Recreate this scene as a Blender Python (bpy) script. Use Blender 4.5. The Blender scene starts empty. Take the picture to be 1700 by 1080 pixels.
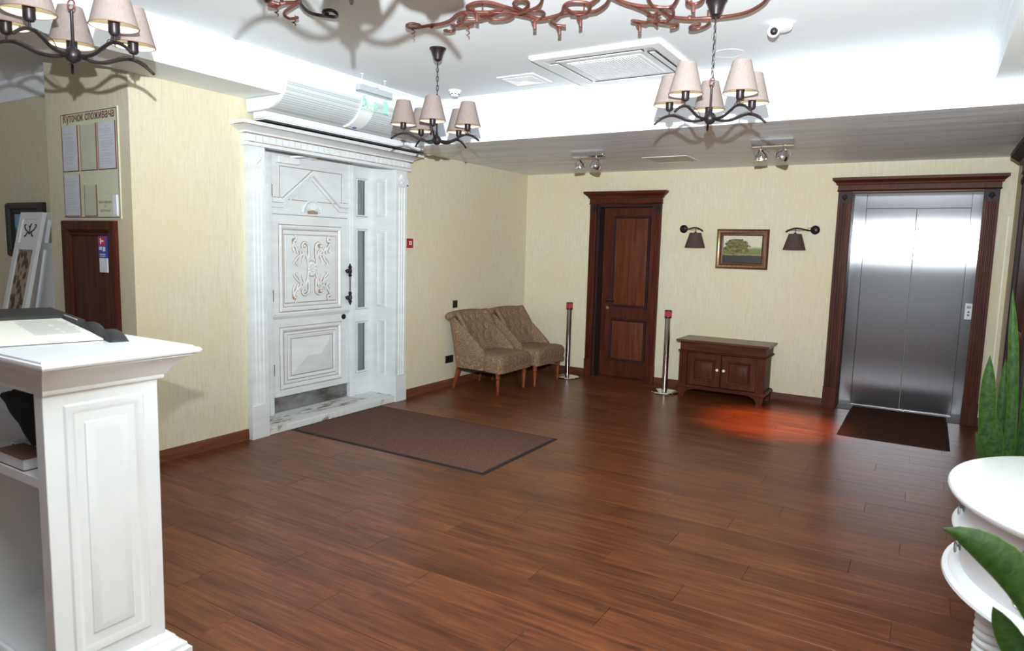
import bpy, bmesh, math, random
from mathutils import Vector, Matrix
random.seed(7)
R = math.radians
PI = math.pi
sc = bpy.context.scene
COL = sc.collection

# ------------------------------------------------------------------ camera
CAM = Vector((4.512, -7.685, 1.566))
cr = Vector((0.85177195, 0.52327302, 0.02588225))
cu = Vector((-0.08134643, 0.08328801, 0.99319981))
cf = Vector((-0.51755898, 0.84808517, -0.11350879))
cam_data = bpy.data.cameras.new('camera')
cam_data.sensor_width = 36.0
cam_data.lens = 36.0 * 1127.31 / 1700.0
cam_data.clip_start = 0.05
cam = bpy.data.objects.new('camera', cam_data)
COL.objects.link(cam)
m3 = Matrix((cr, cu, -cf)).transposed()
cam.matrix_world = Matrix.Translation(CAM) @ m3.to_4x4()
sc.camera = cam
cam_data.dof.use_dof = True
cam_data.dof.focus_distance = 6.5
cam_data.dof.aperture_fstop = 4.5

# ------------------------------------------------------------------ world and light
world = bpy.data.worlds.new('world')
sc.world = world
world.use_nodes = True
bg = world.node_tree.nodes['Background']
bg.inputs[0].default_value = (0.97, 0.965, 0.96, 1)
bg.inputs[1].default_value = 0.24

def lamp(name, kind, loc, energy, color=(1, 1, 1), size=0.05, target=None, **kw):
    d = bpy.data.lights.new(name, kind)
    d.energy = energy
    d.color = color
    d.shadow_soft_size = size
    for k, v in kw.items():
        setattr(d, k, v)
    o = bpy.data.objects.new(name, d)
    COL.objects.link(o)
    o.location = loc
    if target is not None:
        o.rotation_euler = (Vector(target) - Vector(loc)).to_track_quat('-Z', 'Y').to_euler()
    return o

# the photographer's flash, held straight above the lens
FLASH = (4.50, -7.685, 1.875)
lamp('camera_flash', 'SPOT', FLASH, 2050, (0.88, 0.96, 1.0), 0.012, (1.0, 0.0, 6.0), spot_size=R(120), spot_blend=1.0)

vs = sc.view_settings
vs.view_transform = 'Standard'
vs.look = 'None'
vs.exposure = 0.0
vs.gamma = 1.0
vs.use_curve_mapping = False

# ------------------------------------------------------------------ materials
MATS = {}

class NT:
    def __init__(s, name):
        s.m = bpy.data.materials.new(name)
        s.m.use_nodes = True
        s.n = s.m.node_tree.nodes
        s.l = s.m.node_tree.links
        s.b = s.n['Principled BSDF']
        s._co = None
    def node(s, t, **kw):
        n = s.n.new(t)
        for k, v in kw.items():
            if k.startswith('i_'):
                n.inputs[k[2:].replace('_', ' ')].default_value = v
            else:
                setattr(n, k, v)
        return n
    def link(s, a, b):
        s.l.new(a, b)
    def co(s, kind='Object'):
        if s._co is None:
            s._co = s.node('ShaderNodeTexCoord')
        return s._co.outputs[kind]
    def mapping(s, src, scale=(1, 1, 1), loc=(0, 0, 0), rot=(0, 0, 0)):
        m = s.node('ShaderNodeMapping')
        m.inputs['Scale'].default_value = scale
        m.inputs['Location'].default_value = loc
        m.inputs['Rotation'].default_value = rot
        s.link(src, m.inputs[0])
        return m.outputs[0]
    def noise(s, vec, scale=5, detail=3, rough=0.5, dist=0.0, out=0):
        n = s.node('ShaderNodeTexNoise')
        n.inputs['Scale'].default_value = scale
        n.inputs['Detail'].default_value = detail
        n.inputs['Roughness'].default_value = rough
        n.inputs['Distortion'].default_value = dist
        s.link(vec, n.inputs['Vector'])
        return n.outputs[out]
    def ramp(s, fac, stops):
        r = s.node('ShaderNodeValToRGB')
        e = r.color_ramp.elements
        while len(e) < len(stops):
            e.new(0.5)
        for el, (p, c) in zip(e, stops):
            el.position = p
            el.color = tuple(c) + (1,) if len(c) == 3 else c
        s.link(fac, r.inputs[0])
        return r.outputs[0]
    def mix(s, fac, a, b, mode='MIX'):
        n = s.node('ShaderNodeMix', data_type='RGBA', blend_type=mode)
        for sock, v in ((n.inputs[0], fac), (n.inputs[6], a), (n.inputs[7], b)):
            if hasattr(v, 'is_output'):
                s.link(v, sock)
            elif isinstance(v, (int, float)):
                sock.default_value = v
            else:
                sock.default_value = tuple(v) + (1,) if len(v) == 3 else v
        return n.outputs[2]
    def math(s, op, a, b=0.0):
        n = s.node('ShaderNodeMath', operation=op)
        for sock, v in ((n.inputs[0], a), (n.inputs[1], b)):
            if hasattr(v, 'is_output'):
                s.link(v, sock)
            else:
                sock.default_value = v
        return n.outputs[0]
    def bump(s, h, strength=0.2, dist=0.01):
        b = s.node('ShaderNodeBump')
        b.inputs['Strength'].default_value = strength
        b.inputs['Distance'].default_value = dist
        s.link(h, b.inputs['Height'])
        s.link(b.outputs[0], s.b.inputs['Normal'])
    def base(s, v):
        if hasattr(v, 'is_output'):
            s.link(v, s.b.inputs['Base Color'])
        else:
            s.b.inputs['Base Color'].default_value = tuple(v) + (1,)
    def set(s, **kw):
        for k, v in kw.items():
            s.b.inputs[k.replace('_', ' ')].default_value = v

def simple(name, col, rough=0.5, metal=0.0, var=0.06, scale=12, bump=0.0, **kw):
    t = NT(name)
    v = t.noise(t.co(), scale, 3)
    lo = tuple(max(0, c * (1 - var)) for c in col)
    hi = tuple(min(1, c * (1 + var)) for c in col)
    t.base(t.ramp(v, [(0.3, lo), (0.7, hi)]))
    t.set(Roughness=rough, Metallic=metal, **kw)
    if bump:
        t.bump(t.noise(t.co(), scale * 8, 3), bump, 0.002)
    MATS[name] = t.m
    return t.m

simple('white_paint', (0.84, 0.85, 0.86), 0.55, var=0.02)
simple('ceiling_white', (0.895, 0.93, 0.955), 0.8, var=0.015, scale=2)
simple('white_gloss', (0.86, 0.87, 0.88), 0.28, var=0.015)
simple('white_plastic', (0.86, 0.87, 0.87), 0.4, var=0.01)
simple('grey_plastic', (0.50, 0.54, 0.57), 0.45, var=0.03)
simple('black_plastic', (0.018, 0.016, 0.018), 0.35, var=0.1)
simple('dark_slot', (0.05, 0.045, 0.05), 0.7, var=0.1)
simple('iron_dark', (0.030, 0.022, 0.024), 0.38, 0.55, var=0.2, scale=40)
simple('iron_red', (0.135, 0.040, 0.026), 0.45, 0.2, var=0.25, scale=30)
simple('chrome', (0.72, 0.71, 0.70), 0.09, 1.0, var=0.02)
simple('brass', (0.55, 0.42, 0.20), 0.25, 1.0, var=0.05)
simple('red_plastic', (0.36, 0.006, 0.012), 0.7, var=0.05)
simple('sconce_shade', (0.075, 0.045, 0.042), 0.85, var=0.08, scale=60)
simple('black_leather', (0.018, 0.018, 0.021), 0.5, var=0.15, bump=0.3)
simple('black_cloth', (0.006, 0.006, 0.007), 0.95, var=0.3, bump=0.4)
simple('paper', (0.88, 0.86, 0.76), 0.8, var=0.02)
simple('ink_grey', (0.42, 0.43, 0.42), 0.9, var=0.1)
simple('ink_dark', (0.10, 0.10, 0.13), 0.9, var=0.1)
simple('board_pale', (0.62, 0.64, 0.46), 0.45, var=0.03)
simple('board_sheet', (0.62, 0.64, 0.72), 0.5, var=0.05)
simple('maroon', (0.16, 0.03, 0.03), 0.5, var=0.1)
simple('pocket', (0.50, 0.52, 0.34), 0.12, var=0.04, scale=5)
simple('sticker_blue', (0.03, 0.06, 0.35), 0.4, var=0.1)
simple('sticker_red', (0.55, 0.02, 0.03), 0.4, var=0.05)
simple('sticker_white', (0.75, 0.76, 0.82), 0.5, var=0.05)
simple('book_brown', (0.13, 0.065, 0.05), 0.6, var=0.1)
simple('glaze', (0.36, 0.24, 0.165), 0.6, var=0.2, scale=30)
simple('mat_edge', (0.012, 0.011, 0.012), 0.8, var=0.1)
simple('frame_black', (0.016, 0.011, 0.009), 0.55, var=0.2)
simple('pot_white', (0.75, 0.75, 0.74), 0.4)
simple('soil', (0.03, 0.02, 0.014), 0.95, var=0.4)
simple('cable', (0.08, 0.085, 0.10), 0.5)
simple('ivory_knob', (0.85, 0.80, 0.66), 0.3)
simple('hatch', (0.62, 0.62, 0.55), 0.6)

def wall_mat():
    t = NT('wallpaper')
    g = t.node('ShaderNodeNewGeometry').outputs['Position']
    streak = t.noise(t.mapping(g, (60, 60, 5)), 1.0, 5, 0.7, 0.4)
    cross = t.noise(t.mapping(g, (22, 22, 26)), 1.0, 5, 0.75)
    fib = t.math('ADD', t.math('MULTIPLY', streak, 0.7), t.math('MULTIPLY', cross, 0.3))
    col = t.ramp(fib, [(0.30, (0.565, 0.50, 0.34)), (0.5, (0.67, 0.615, 0.455)), (0.70, (0.725, 0.68, 0.535))])
    blot = t.noise(t.mapping(g, (1.3, 1.3, 1.0)), 1.0, 4, 0.55)
    col = t.mix(t.ramp(blot, [(0.42, (0, 0, 0)), (0.72, (0.85, 0.85, 0.85))]), col, (0.69, 0.595, 0.375))
    spots = t.noise(t.mapping(g, (6, 6, 5), (3, 1, 2)), 1.0, 3, 0.6)
    col = t.mix(t.ramp(spots, [(0.68, (0, 0, 0)), (0.80, (0.5, 0.5, 0.5))]), col, (0.50, 0.35, 0.16))
    t.base(col)
    t.set(Roughness=0.7)
    t.bump(fib, 0.25, 0.003)
    MATS['wallpaper'] = t.m
wall_mat()

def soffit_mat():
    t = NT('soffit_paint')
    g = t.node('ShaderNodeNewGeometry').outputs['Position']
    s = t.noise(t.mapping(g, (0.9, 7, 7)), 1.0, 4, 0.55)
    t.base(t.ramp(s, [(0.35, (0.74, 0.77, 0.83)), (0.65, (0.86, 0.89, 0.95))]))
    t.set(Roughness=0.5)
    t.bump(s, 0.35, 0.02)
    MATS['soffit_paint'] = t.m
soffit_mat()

def floor_mat():
    t = NT('floor_wood')
    oi = t.node('ShaderNodeObjectInfo')
    off = t.node('ShaderNodeVectorMath', operation='SCALE')
    cmb = t.node('ShaderNodeCombineXYZ')
    t.link(oi.outputs['Random'], cmb.inputs[0])
    t.link(t.math('MULTIPLY', oi.outputs['Random'], 7.3), cmb.inputs[1])
    t.link(cmb.outputs[0], off.inputs[0])
    off.inputs['Scale'].default_value = 40
    add = t.node('ShaderNodeVectorMath', operation='ADD')
    t.link(t.co(), add.inputs[0])
    t.link(off.outputs[0], add.inputs[1])
    v = add.outputs[0]
    grain = t.noise(t.mapping(v, (1.5, 42, 1)), 1.0, 6, 0.66, 0.25)
    fine = t.noise(t.mapping(v, (6, 170, 1)), 1.0, 3, 0.6)
    blot = t.noise(t.mapping(v, (2.6, 15, 1), (7, 3, 0)), 1.0, 4, 0.6, 0.4)
    g2 = t.math('ADD', t.math('ADD', t.math('MULTIPLY', grain, 0.50), t.math('MULTIPLY', fine, 0.18)), t.math('MULTIPLY', blot, 0.32))
    col = t.ramp(g2, [(0.32, (0.036, 0.0105, 0.005)), (0.46, (0.118, 0.036, 0.0135)), (0.56, (0.19, 0.062, 0.022)), (0.70, (0.32, 0.125, 0.046))])
    knot = t.noise(t.mapping(v, (5.5, 13, 1)), 1.0, 2, 0.5)
    col = t.mix(t.ramp(knot, [(0.66, (0, 0, 0)), (0.78, (0.8, 0.8, 0.8))]), col, (0.045, 0.014, 0.008))
    tone = t.ramp(oi.outputs['Random'], [(0.0, (0.80, 0.76, 0.74)), (1.0, (1.12, 1.08, 1.04))])
    col = t.mix(1.0, col, tone, 'MULTIPLY')
    t.base(col)
    t.set(Roughness=0.30)
    t.b.inputs['Specular IOR Level'].default_value = 0.24
    MATS['floor_wood'] = t.m
floor_mat()

def wood_mat(name, dark, mid, light, axis=2, rough=0.48):
    t = NT(name)
    s = [26, 26, 26]
    s[axis] = 2.0
    oi = t.node('ShaderNodeObjectInfo')
    a = t.node('ShaderNodeVectorMath', operation='ADD')
    t.link(t.co(), a.inputs[0])
    cmb = t.node('ShaderNodeCombineXYZ')
    for i in range(3):
        t.link(t.math('MULTIPLY', oi.outputs['Random'], 9 + 3 * i), cmb.inputs[i])
    t.link(cmb.outputs[0], a.inputs[1])
    g = t.noise(t.mapping(a.outputs[0], s), 1.0, 4, 0.6, 0.5)
    t.base(t.ramp(g, [(0.3, dark), (0.52, mid), (0.75, light)]))
    t.set(Roughness=rough)
    t.b.inputs['Specular IOR Level'].default_value = 0.18
    t.bump(g, 0.1, 0.002)
    MATS[name] = t.m
wood_mat('dark_wood', (0.0414, 0.0089, 0.0046), (0.0729, 0.0164, 0.0075), (0.1118, 0.0287, 0.0121))
wood_mat('dark_wood_x', (0.0414, 0.0089, 0.0046), (0.0729, 0.0164, 0.0075), (0.1118, 0.0287, 0.0121), 0)
wood_mat('dark_wood_y', (0.0414, 0.0089, 0.0046), (0.0729, 0.0164, 0.0075), (0.1118, 0.0287, 0.0121), 1)
wood_mat('door_panel_wood', (0.0729, 0.0178, 0.0062), (0.1158, 0.0296, 0.0100), (0.1630, 0.0460, 0.0162))
wood_mat('walnut', (0.018, 0.010, 0.012), (0.030, 0.016, 0.018), (0.045, 0.024, 0.024))
wood_mat('base_wood_x', (0.0680, 0.0208, 0.0120), (0.1000, 0.0320, 0.0176), (0.1360, 0.0464, 0.0256), 0)
wood_mat('base_wood_y', (0.11, 0.034, 0.016), (0.16, 0.052, 0.024), (0.20, 0.07, 0.034), 1)
wood_mat('leg_wood', (0.13, 0.030, 0.010), (0.22, 0.055, 0.018), (0.30, 0.085, 0.028))
wood_mat('cabinet_top_wood', (0.0800, 0.0360, 0.0208), (0.1120, 0.0528, 0.0320), (0.1520, 0.0720, 0.0440), 0, 0.25)

def antique_mat():
    t = NT('antique_white')
    g = t.node('ShaderNodeNewGeometry').outputs['Position']
    n = t.noise(t.mapping(g, (3, 3, 14)), 1.0, 4, 0.6)
    col = t.ramp(n, [(0.3, (0.67, 0.69, 0.70)), (0.7, (0.77, 0.785, 0.79))])
    w = t.noise(t.mapping(g, (14, 14, 14), (1, 5, 2)), 1.0, 4, 0.7)
    col = t.mix(t.ramp(w, [(0.70, (0, 0, 0)), (0.80, (0.4, 0.4, 0.4))]), col, (0.55, 0.46, 0.36))
    t.base(col)
    t.set(Roughness=0.45)
    MATS['antique_white'] = t.m
    t = NT('worn_white')
    g = t.node('ShaderNodeNewGeometry').outputs['Position']
    n = t.noise(t.mapping(g, (30, 9, 9)), 1.0, 5, 0.7)
    m = t.noise(t.mapping(g, (6, 1.8, 3), (0.4, 0.3, 0)), 1.0, 2, 0.5)
    fac = t.math('MULTIPLY', t.ramp(n, [(0.46, (0, 0, 0)), (0.56, (1, 1, 1))]), t.ramp(m, [(0.46, (0, 0, 0)), (0.58, (1, 1, 1))]))
    t.base(t.mix(fac, (0.72, 0.72, 0.70), (0.20, 0.13, 0.09)))
    t.set(Roughness=0.55)
    MATS['worn_white'] = t.m
antique_mat()

def steel_mat():
    t = NT('brushed_steel')
    g = t.node('ShaderNodeNewGeometry').outputs['Position']
    n = t.noise(t.mapping(g, (900, 900, 1.5)), 1.0, 2, 0.5)
    col = t.ramp(n, [(0.3, (0.21, 0.205, 0.215)), (0.7, (0.28, 0.275, 0.285))])
    tg = t.node('ShaderNodeTangent', direction_type='RADIAL', axis='Z')
    gl = t.node('ShaderNodeBsdfAnisotropic', distribution='BECKMANN')
    gl.inputs['Roughness'].default_value = 0.215
    gl.inputs['Anisotropy'].default_value = -0.62
    t.link(col, gl.inputs['Color'])
    t.link(tg.outputs[0], gl.inputs['Tangent'])
    t.base((0.20, 0.20, 0.215))
    t.set(Metallic=1.0, Roughness=0.42)
    mx = t.node('ShaderNodeMixShader')
    mx.inputs[0].default_value = 0.22
    t.link(gl.outputs[0], mx.inputs[1])
    t.link(t.b.outputs[0], mx.inputs[2])
    t.link(mx.outputs[0], t.n['Material Output'].inputs[0])
    MATS['brushed_steel'] = t.m
steel_mat()

def carpet_mat(name, a, b):
    t = NT(name)
    n = t.noise(t.co(), 140, 3, 0.8)
    t.base(t.ramp(n, [(0.35, a), (0.65, b)]))
    t.set(Roughness=1.0)
    t.b.inputs['Specular IOR Level'].default_value = 0.1
    t.bump(t.noise(t.co(), 260, 2, 0.7), 0.8, 0.006)
    MATS[name] = t.m
carpet_mat('carpet_brown', (0.085, 0.042, 0.034), (0.225, 0.118, 0.094))
carpet_mat('carpet_dark', (0.040, 0.017, 0.012), (0.085, 0.036, 0.026))

def damask_mat():
    t = NT('damask')
    c = t.co()
    warp = t.noise(c, 5, 2, 0.5, out=1)
    v = t.node('ShaderNodeVectorMath', operation='ADD')
    t.link(c, v.inputs[0])
    sc_ = t.node('ShaderNodeVectorMath', operation='SCALE')
    t.link(warp, sc_.inputs[0])
    sc_.inputs['Scale'].default_value = 0.12
    t.link(sc_.outputs[0], v.inputs[1])
    vo = t.node('ShaderNodeTexVoronoi', feature='F1')
    vo.inputs['Scale'].default_value = 11
    t.link(v.outputs[0], vo.inputs['Vector'])
    ring = t.math('SINE', t.math('MULTIPLY', vo.outputs['Distance'], 24.0))
    line = t.ramp(ring, [(0.55, (0, 0, 0)), (0.95, (1, 1, 1))])
    col = t.mix(line, (0.195, 0.114, 0.060), (0.345, 0.230, 0.132))
    weave = t.noise(c, 220, 2, 0.6)
    col = t.mix(0.25, col, t.ramp(weave, [(0.3, (0.09, 0.05, 0.028)), (0.7, (0.28, 0.19, 0.12))]))
    t.base(col)
    t.set(Roughness=0.85)
    t.bump(t.math('ADD', line, t.math('MULTIPLY', weave, 0.6)), 0.25, 0.003)
    MATS['damask'] = t.m
    t = NT('floral_fabric')
    c = t.co()
    vo = t.node('ShaderNodeTexVoronoi', feature='SMOOTH_F1')
    vo.inputs['Scale'].default_value = 26
    t.link(t.mapping(c, (1, 1, 0.55)), vo.inputs['Vector'])
    n = t.noise(c, 60, 3, 0.7, 0.6)
    f = t.math('ADD', vo.outputs['Distance'], t.math('MULTIPLY', n, 0.45))
    t.base(t.ramp(f, [(0.56, (0.12, 0.085, 0.065)), (0.68, (0.42, 0.33, 0.25))]))
    t.set(Roughness=0.9)
    MATS['floral_fabric'] = t.m
damask_mat()

def shade_mat():
    t = NT('lamp_shade_fabric')
    n = t.noise(t.mapping(t.co(), (160, 160, 40)), 1, 2, 0.6)
    col = t.ramp(n, [(0.3, (0.225, 0.178, 0.165)), (0.7, (0.285, 0.23, 0.213))])
    t.base(col)
    t.set(Roughness=0.9)
    tr = t.node('ShaderNodeBsdfTranslucent')
    tr.inputs['Color'].default_value = (0.75, 0.55, 0.38, 1)
    mx = t.node('ShaderNodeMixShader')
    mx.inputs[0].default_value = 0.12
    out = t.n['Material Output']
    t.link(t.b.outputs[0], mx.inputs[1])
    t.link(tr.outputs[0], mx.inputs[2])
    t.link(mx.outputs[0], out.inputs[0])
    MATS['lamp_shade_fabric'] = t.m
shade_mat()
simple('shade_lining', (0.90, 0.86, 0.70), 0.7, var=0.02)
simple('shade_trim', (0.20, 0.10, 0.075), 0.7, var=0.1)

def emit_mat(name, col, s):
    t = NT(name)
    t.base(col)
    t.b.inputs['Emission Color'].default_value = tuple(col) + (1,)
    t.b.inputs['Emission Strength'].default_value = s
    MATS[name] = t.m
emit_mat('bulb_warm', (1.0, 0.84, 0.58), 4.5)
emit_mat('bulb_spot', (1.0, 0.45, 0.16), 12.0)
emit_mat('exit_green', (0.30, 0.80, 0.52), 0.25)

def glass_mat(name, col, rough, alpha):
    t = NT(name)
    t.base(col)
    t.set(Roughness=rough, Alpha=alpha)
    MATS[name] = t.m
glass_mat('acrylic', (0.80, 0.95, 0.88), 0.1, 0.10)
glass_mat('clear_pocket', (0.9, 0.92, 0.9), 0.08, 0.14)

def pane_mat():
    t = NT('pane_glass')
    g = t.node('ShaderNodeNewGeometry').outputs['Position']
    n = t.noise(t.mapping(g, (1, 20, 1.2)), 1.0, 2)
    t.base(t.ramp(n, [(0.3, (0.16, 0.19, 0.20)), (0.7, (0.30, 0.33, 0.34))]))
    t.set(Roughness=0.12, Metallic=0.35)
    MATS['pane_glass'] = t.m
    t = NT('kick_steel')
    g = t.node('ShaderNodeNewGeometry').outputs['Position']
    n = t.noise(t.mapping(g, (1, 4, 9)), 1.0, 4, 0.6)
    t.base(t.ramp(n, [(0.35, (0.14, 0.12, 0.11)), (0.7, (0.42, 0.43, 0.45))]))
    t.set(Roughness=0.35, Metallic=0.6)
    MATS['kick_steel'] = t.m
pane_mat()

def leaf_mat(name, a, b, edge):
    t = NT(name)
    uv = t.co('UV')
    sep = t.node('ShaderNodeSeparateXYZ')
    t.link(uv, sep.inputs[0])
    n = t.noise(t.mapping(t.co('UV'), (2.5, 26, 1)), 1.0, 3, 0.6, 0.8)
    col = t.ramp(n, [(0.38, a), (0.62, b)])
    e = t.math('ABSOLUTE', t.math('SUBTRACT', sep.outputs[0], 0.5))
    col = t.mix(t.ramp(e, [(0.455, (0, 0, 0)), (0.485, (1, 1, 1))]), col, edge)
    t.base(col)
    t.set(Roughness=0.55)
    t.b.inputs['Specular IOR Level'].default_value = 0.25
    MATS[name] = t.m
leaf_mat('snake_leaf', (0.010, 0.034, 0.006), (0.030, 0.080, 0.011), (0.06, 0.12, 0.02))
leaf_mat('snake_leaf_dark', (0.018, 0.044, 0.006), (0.036, 0.080, 0.010), (0.07, 0.13, 0.02))

def painting_mat(name, sky, far, tree, field, low, seed, tree_l, tree_r):
    # a small oil landscape in the canvas's own UV space
    t = NT(name)
    uv = t.co('UV')
    sep = t.node('ShaderNodeSeparateXYZ')
    t.link(uv, sep.inputs[0])
    u, v = sep.outputs[0], sep.outputs[1]
    n = t.noise(t.mapping(uv, (5, 5, 1), (seed, 0, 0)), 1.0, 4, 0.6)
    fine = t.noise(t.mapping(uv, (8, 11, 1), (seed, 2, 0)), 1.0, 7, 0.7)
    vn = t.math('ADD', v, t.math('MULTIPLY', t.math('SUBTRACT', n, 0.5), 0.10))
    col = t.ramp(vn, [(0.0, low), (0.24, low), (0.29, (0.34, 0.20, 0.09)), (0.33, field), (0.47, tuple(c * 1.25 for c in field)), (0.52, far), (0.60, sky), (1.0, tuple(min(1, c * 1.05) for c in sky))])
    # tree clump: an elliptical mask roughened by noise
    du = t.math('DIVIDE', t.math('SUBTRACT', u, (tree_l + tree_r) / 2), (tree_r - tree_l) / 2)
    dv = t.math('DIVIDE', t.math('SUBTRACT', v, 0.60), 0.26)
    d = t.math('ADD', t.math('MULTIPLY', du, du), t.math('MULTIPLY', dv, dv))
    d = t.math('ADD', d, t.math('ADD', t.math('MULTIPLY', t.math('SUBTRACT', n, 0.62), 2.6), t.math('MULTIPLY', t.math('SUBTRACT', fine, 0.5), 1.6)))
    tm = t.ramp(d, [(0.90, (1, 1, 1)), (1.0, (0, 0, 0))])
    tc = t.ramp(fine, [(0.36, tuple(c * 0.22 for c in tree)), (0.50, tuple(c * 0.6 for c in tree)), (0.66, tuple(min(1, c * 1.7) for c in tree))])
    col = t.mix(tm, col, tc)
    col = t.mix(0.25, col, t.mix(1.0, col, t.ramp(fine, [(0.3, (0.5, 0.5, 0.5)), (0.7, (1.4, 1.4, 1.4))]), 'MULTIPLY'))
    t.base(col)
    t.set(Roughness=0.45)
    MATS[name] = t.m
painting_mat('painting_meadow', (0.62, 0.56, 0.42), (0.20, 0.24, 0.10), (0.20, 0.17, 0.035), (0.13, 0.16, 0.025), (0.016, 0.024, 0.020), 1.3, 0.06, 0.66)
painting_mat('painting_grove', (0.20, 0.40, 0.62), (0.14, 0.26, 0.08), (0.06, 0.12, 0.02), (0.10, 0.16, 0.03), (0.22, 0.20, 0.06), 4.1, 0.30, 1.10)

def gilt_mat():
    t = NT('gilt')
    n = t.noise(t.co(), 60, 3, 0.7)
    t.base(t.ramp(n, [(0.3, (0.20, 0.09, 0.035)), (0.65, (0.52, 0.32, 0.12))]))
    t.set(Roughness=0.3, Metallic=0.6)
    MATS['gilt'] = t.m
gilt_mat()
simple('frame_red', (0.075, 0.016, 0.010), 0.35, var=0.2)

def mesh_grille_mat():
    t = NT('perforated')
    c = t.co()
    vo = t.node('ShaderNodeTexVoronoi', feature='F1')
    vo.inputs['Scale'].default_value = 75
    vo.inputs['Randomness'].default_value = 0.0
    t.link(c, vo.inputs['Vector'])
    t.base(t.ramp(vo.outputs['Distance'], [(0.30, (0.34, 0.37, 0.38)), (0.44, (0.66, 0.69, 0.70))]))
    t.set(Roughness=0.5)
    MATS['perforated'] = t.m
mesh_grille_mat()

# ------------------------------------------------------------------ mesh helpers
class MB:
    def __init__(s, f=None):
        s.v, s.faces, s.uv, s.f = [], [], {}, f
    def add(s, verts, faces, uvs=None):
        b = len(s.v)
        s.v += [s.f(*p) if s.f else tuple(p) for p in verts]
        for k, fc in enumerate(faces):
            if uvs:
                s.uv[len(s.faces)] = [uvs[i] for i in fc]
            s.faces.append([b + i for i in fc])
        return s
    def box(s, x0, x1, y0, y1, z0, z1):
        vs_ = [(x, y, z) for x in (x0, x1) for y in (y0, y1) for z in (z0, z1)]
        return s.add(vs_, [(0, 1, 3, 2), (4, 6, 7, 5), (0, 4, 5, 1), (2, 3, 7, 6), (0, 2, 6, 4), (1, 5, 7, 3)])
    def loft(s, rings, cap0=True, cap1=True, closed=True):
        n = len(rings[0])
        vs_ = [p for r in rings for p in r]
        fs = []
        for i in range(len(rings) - 1):
            for j in range(n if closed else n - 1):
                k = (j + 1) % n
                fs.append((i * n + j, i * n + k, (i + 1) * n + k, (i + 1) * n + j))
        if cap0 and closed:
            fs.append(tuple(range(n))[::-1])
        if cap1 and closed:
            fs.append(tuple((len(rings) - 1) * n + j for j in range(n)))
        return s.add(vs_, fs)
    def extrude(s, prof, vec):
        a = [Vector(p) for p in prof]
        v = Vector(vec)
        return s.loft([a, [p + v for p in a]])
    def lathe(s, prof, c=(0, 0, 0), seg=20, axis=(0, 0, 1), cap=True, a0=0.0, a1=2 * PI):
        z = Vector(axis).normalized()
        x = z.orthogonal().normalized() if abs(z.z) < 0.99 else Vector((1, 0, 0))
        y = z.cross(x)
        c = Vector(c)
        rings = []
        for r, h in prof:
            rings.append([c + z * h + (x * math.cos(a) + y * math.sin(a)) * max(r, 1e-5)
                          for a in (a0 + (a1 - a0) * i / seg for i in range(seg))])
        return s.loft(rings, cap, cap)
    def tube(s, pts, r, seg=8, squash=None, closed=False):
        P = [Vector(p) for p in pts]
        n = len(P)
        rad = r if isinstance(r, (list, tuple)) else [r] * n
        T = []
        for i in range(n):
            if closed:
                t = P[(i + 1) % n] - P[i - 1]
            else:
                t = P[min(i + 1, n - 1)] - P[max(i - 1, 0)]
            T.append(t.normalized() if t.length > 1e-9 else Vector((0, 0, 1)))
        up = Vector((0, 0, 1)) if abs(T[0].z) < 0.9 else Vector((1, 0, 0))
        N = (up - T[0] * up.dot(T[0])).normalized()
        rings = []
        for i in range(n):
            N = N - T[i] * N.dot(T[i])
            N = N.normalized() if N.length > 1e-6 else T[i].orthogonal().normalized()
            B = T[i].cross(N)
            ring = []
            for k in range(seg):
                a = 2 * PI * k / seg
                o = (N * math.cos(a) + B * math.sin(a)) * rad[i]
                if squash:
                    ax = Vector(squash[0])
                    o = o - ax * (o.dot(ax)) * (1 - squash[1])
                ring.append(P[i] + o)
            rings.append(ring)
        if closed:
            rings.append(rings[0])
            return s.loft(rings, False, False)
        return s.loft(rings)
    def rings4(s, o, u, v, w, h, prof, cap=True, n=None):
        # mitred rectangular moulding: prof is a list of (inset, height)
        o, u, v = Vector(o), Vector(u), Vector(v)
        n = Vector(n) if n is not None else u.cross(v)
        rs = []
        for d, hh in prof:
            rs.append([o + u * d + v * d + n * hh, o + u * (w - d) + v * d + n * hh,
                       o + u * (w - d) + v * (h - d) + n * hh, o + u * d + v * (h - d) + n * hh])
        return s.loft(rs, False, cap)
    def sphere(s, c, r, seg=14, rings=8, sq=(1, 1, 1)):
        rs = []
        for i in range(rings + 1):
            t = PI * i / rings
            rr = max(math.sin(t), 1e-4) * r
            rs.append([(c[0] + sq[0] * rr * math.cos(2 * PI * k / seg), c[1] + sq[1] * rr * math.sin(2 * PI * k / seg),
                        c[2] - sq[2] * r * math.cos(t)) for k in range(seg)])
        return s.loft(rs)
    def mesh(s, name, angle=32):
        me = bpy.data.meshes.new(name)
        me.from_pydata([tuple(p) for p in s.v], [], s.faces)
        if s.uv:
            uvl = me.uv_layers.new(name='UVMap')
            for pi, poly in enumerate(me.polygons):
                if pi in s.uv:
                    for li, q in zip(poly.loop_indices, s.uv[pi]):
                        uvl.data[li].uv = q
        bm = bmesh.new()
        bm.from_mesh(me)
        bmesh.ops.recalc_face_normals(bm, faces=bm.faces)
        bm.to_mesh(me)
        bm.free()
        me.shade_smooth()
        me.set_sharp_from_angle(angle=R(angle))
        return me

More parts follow.
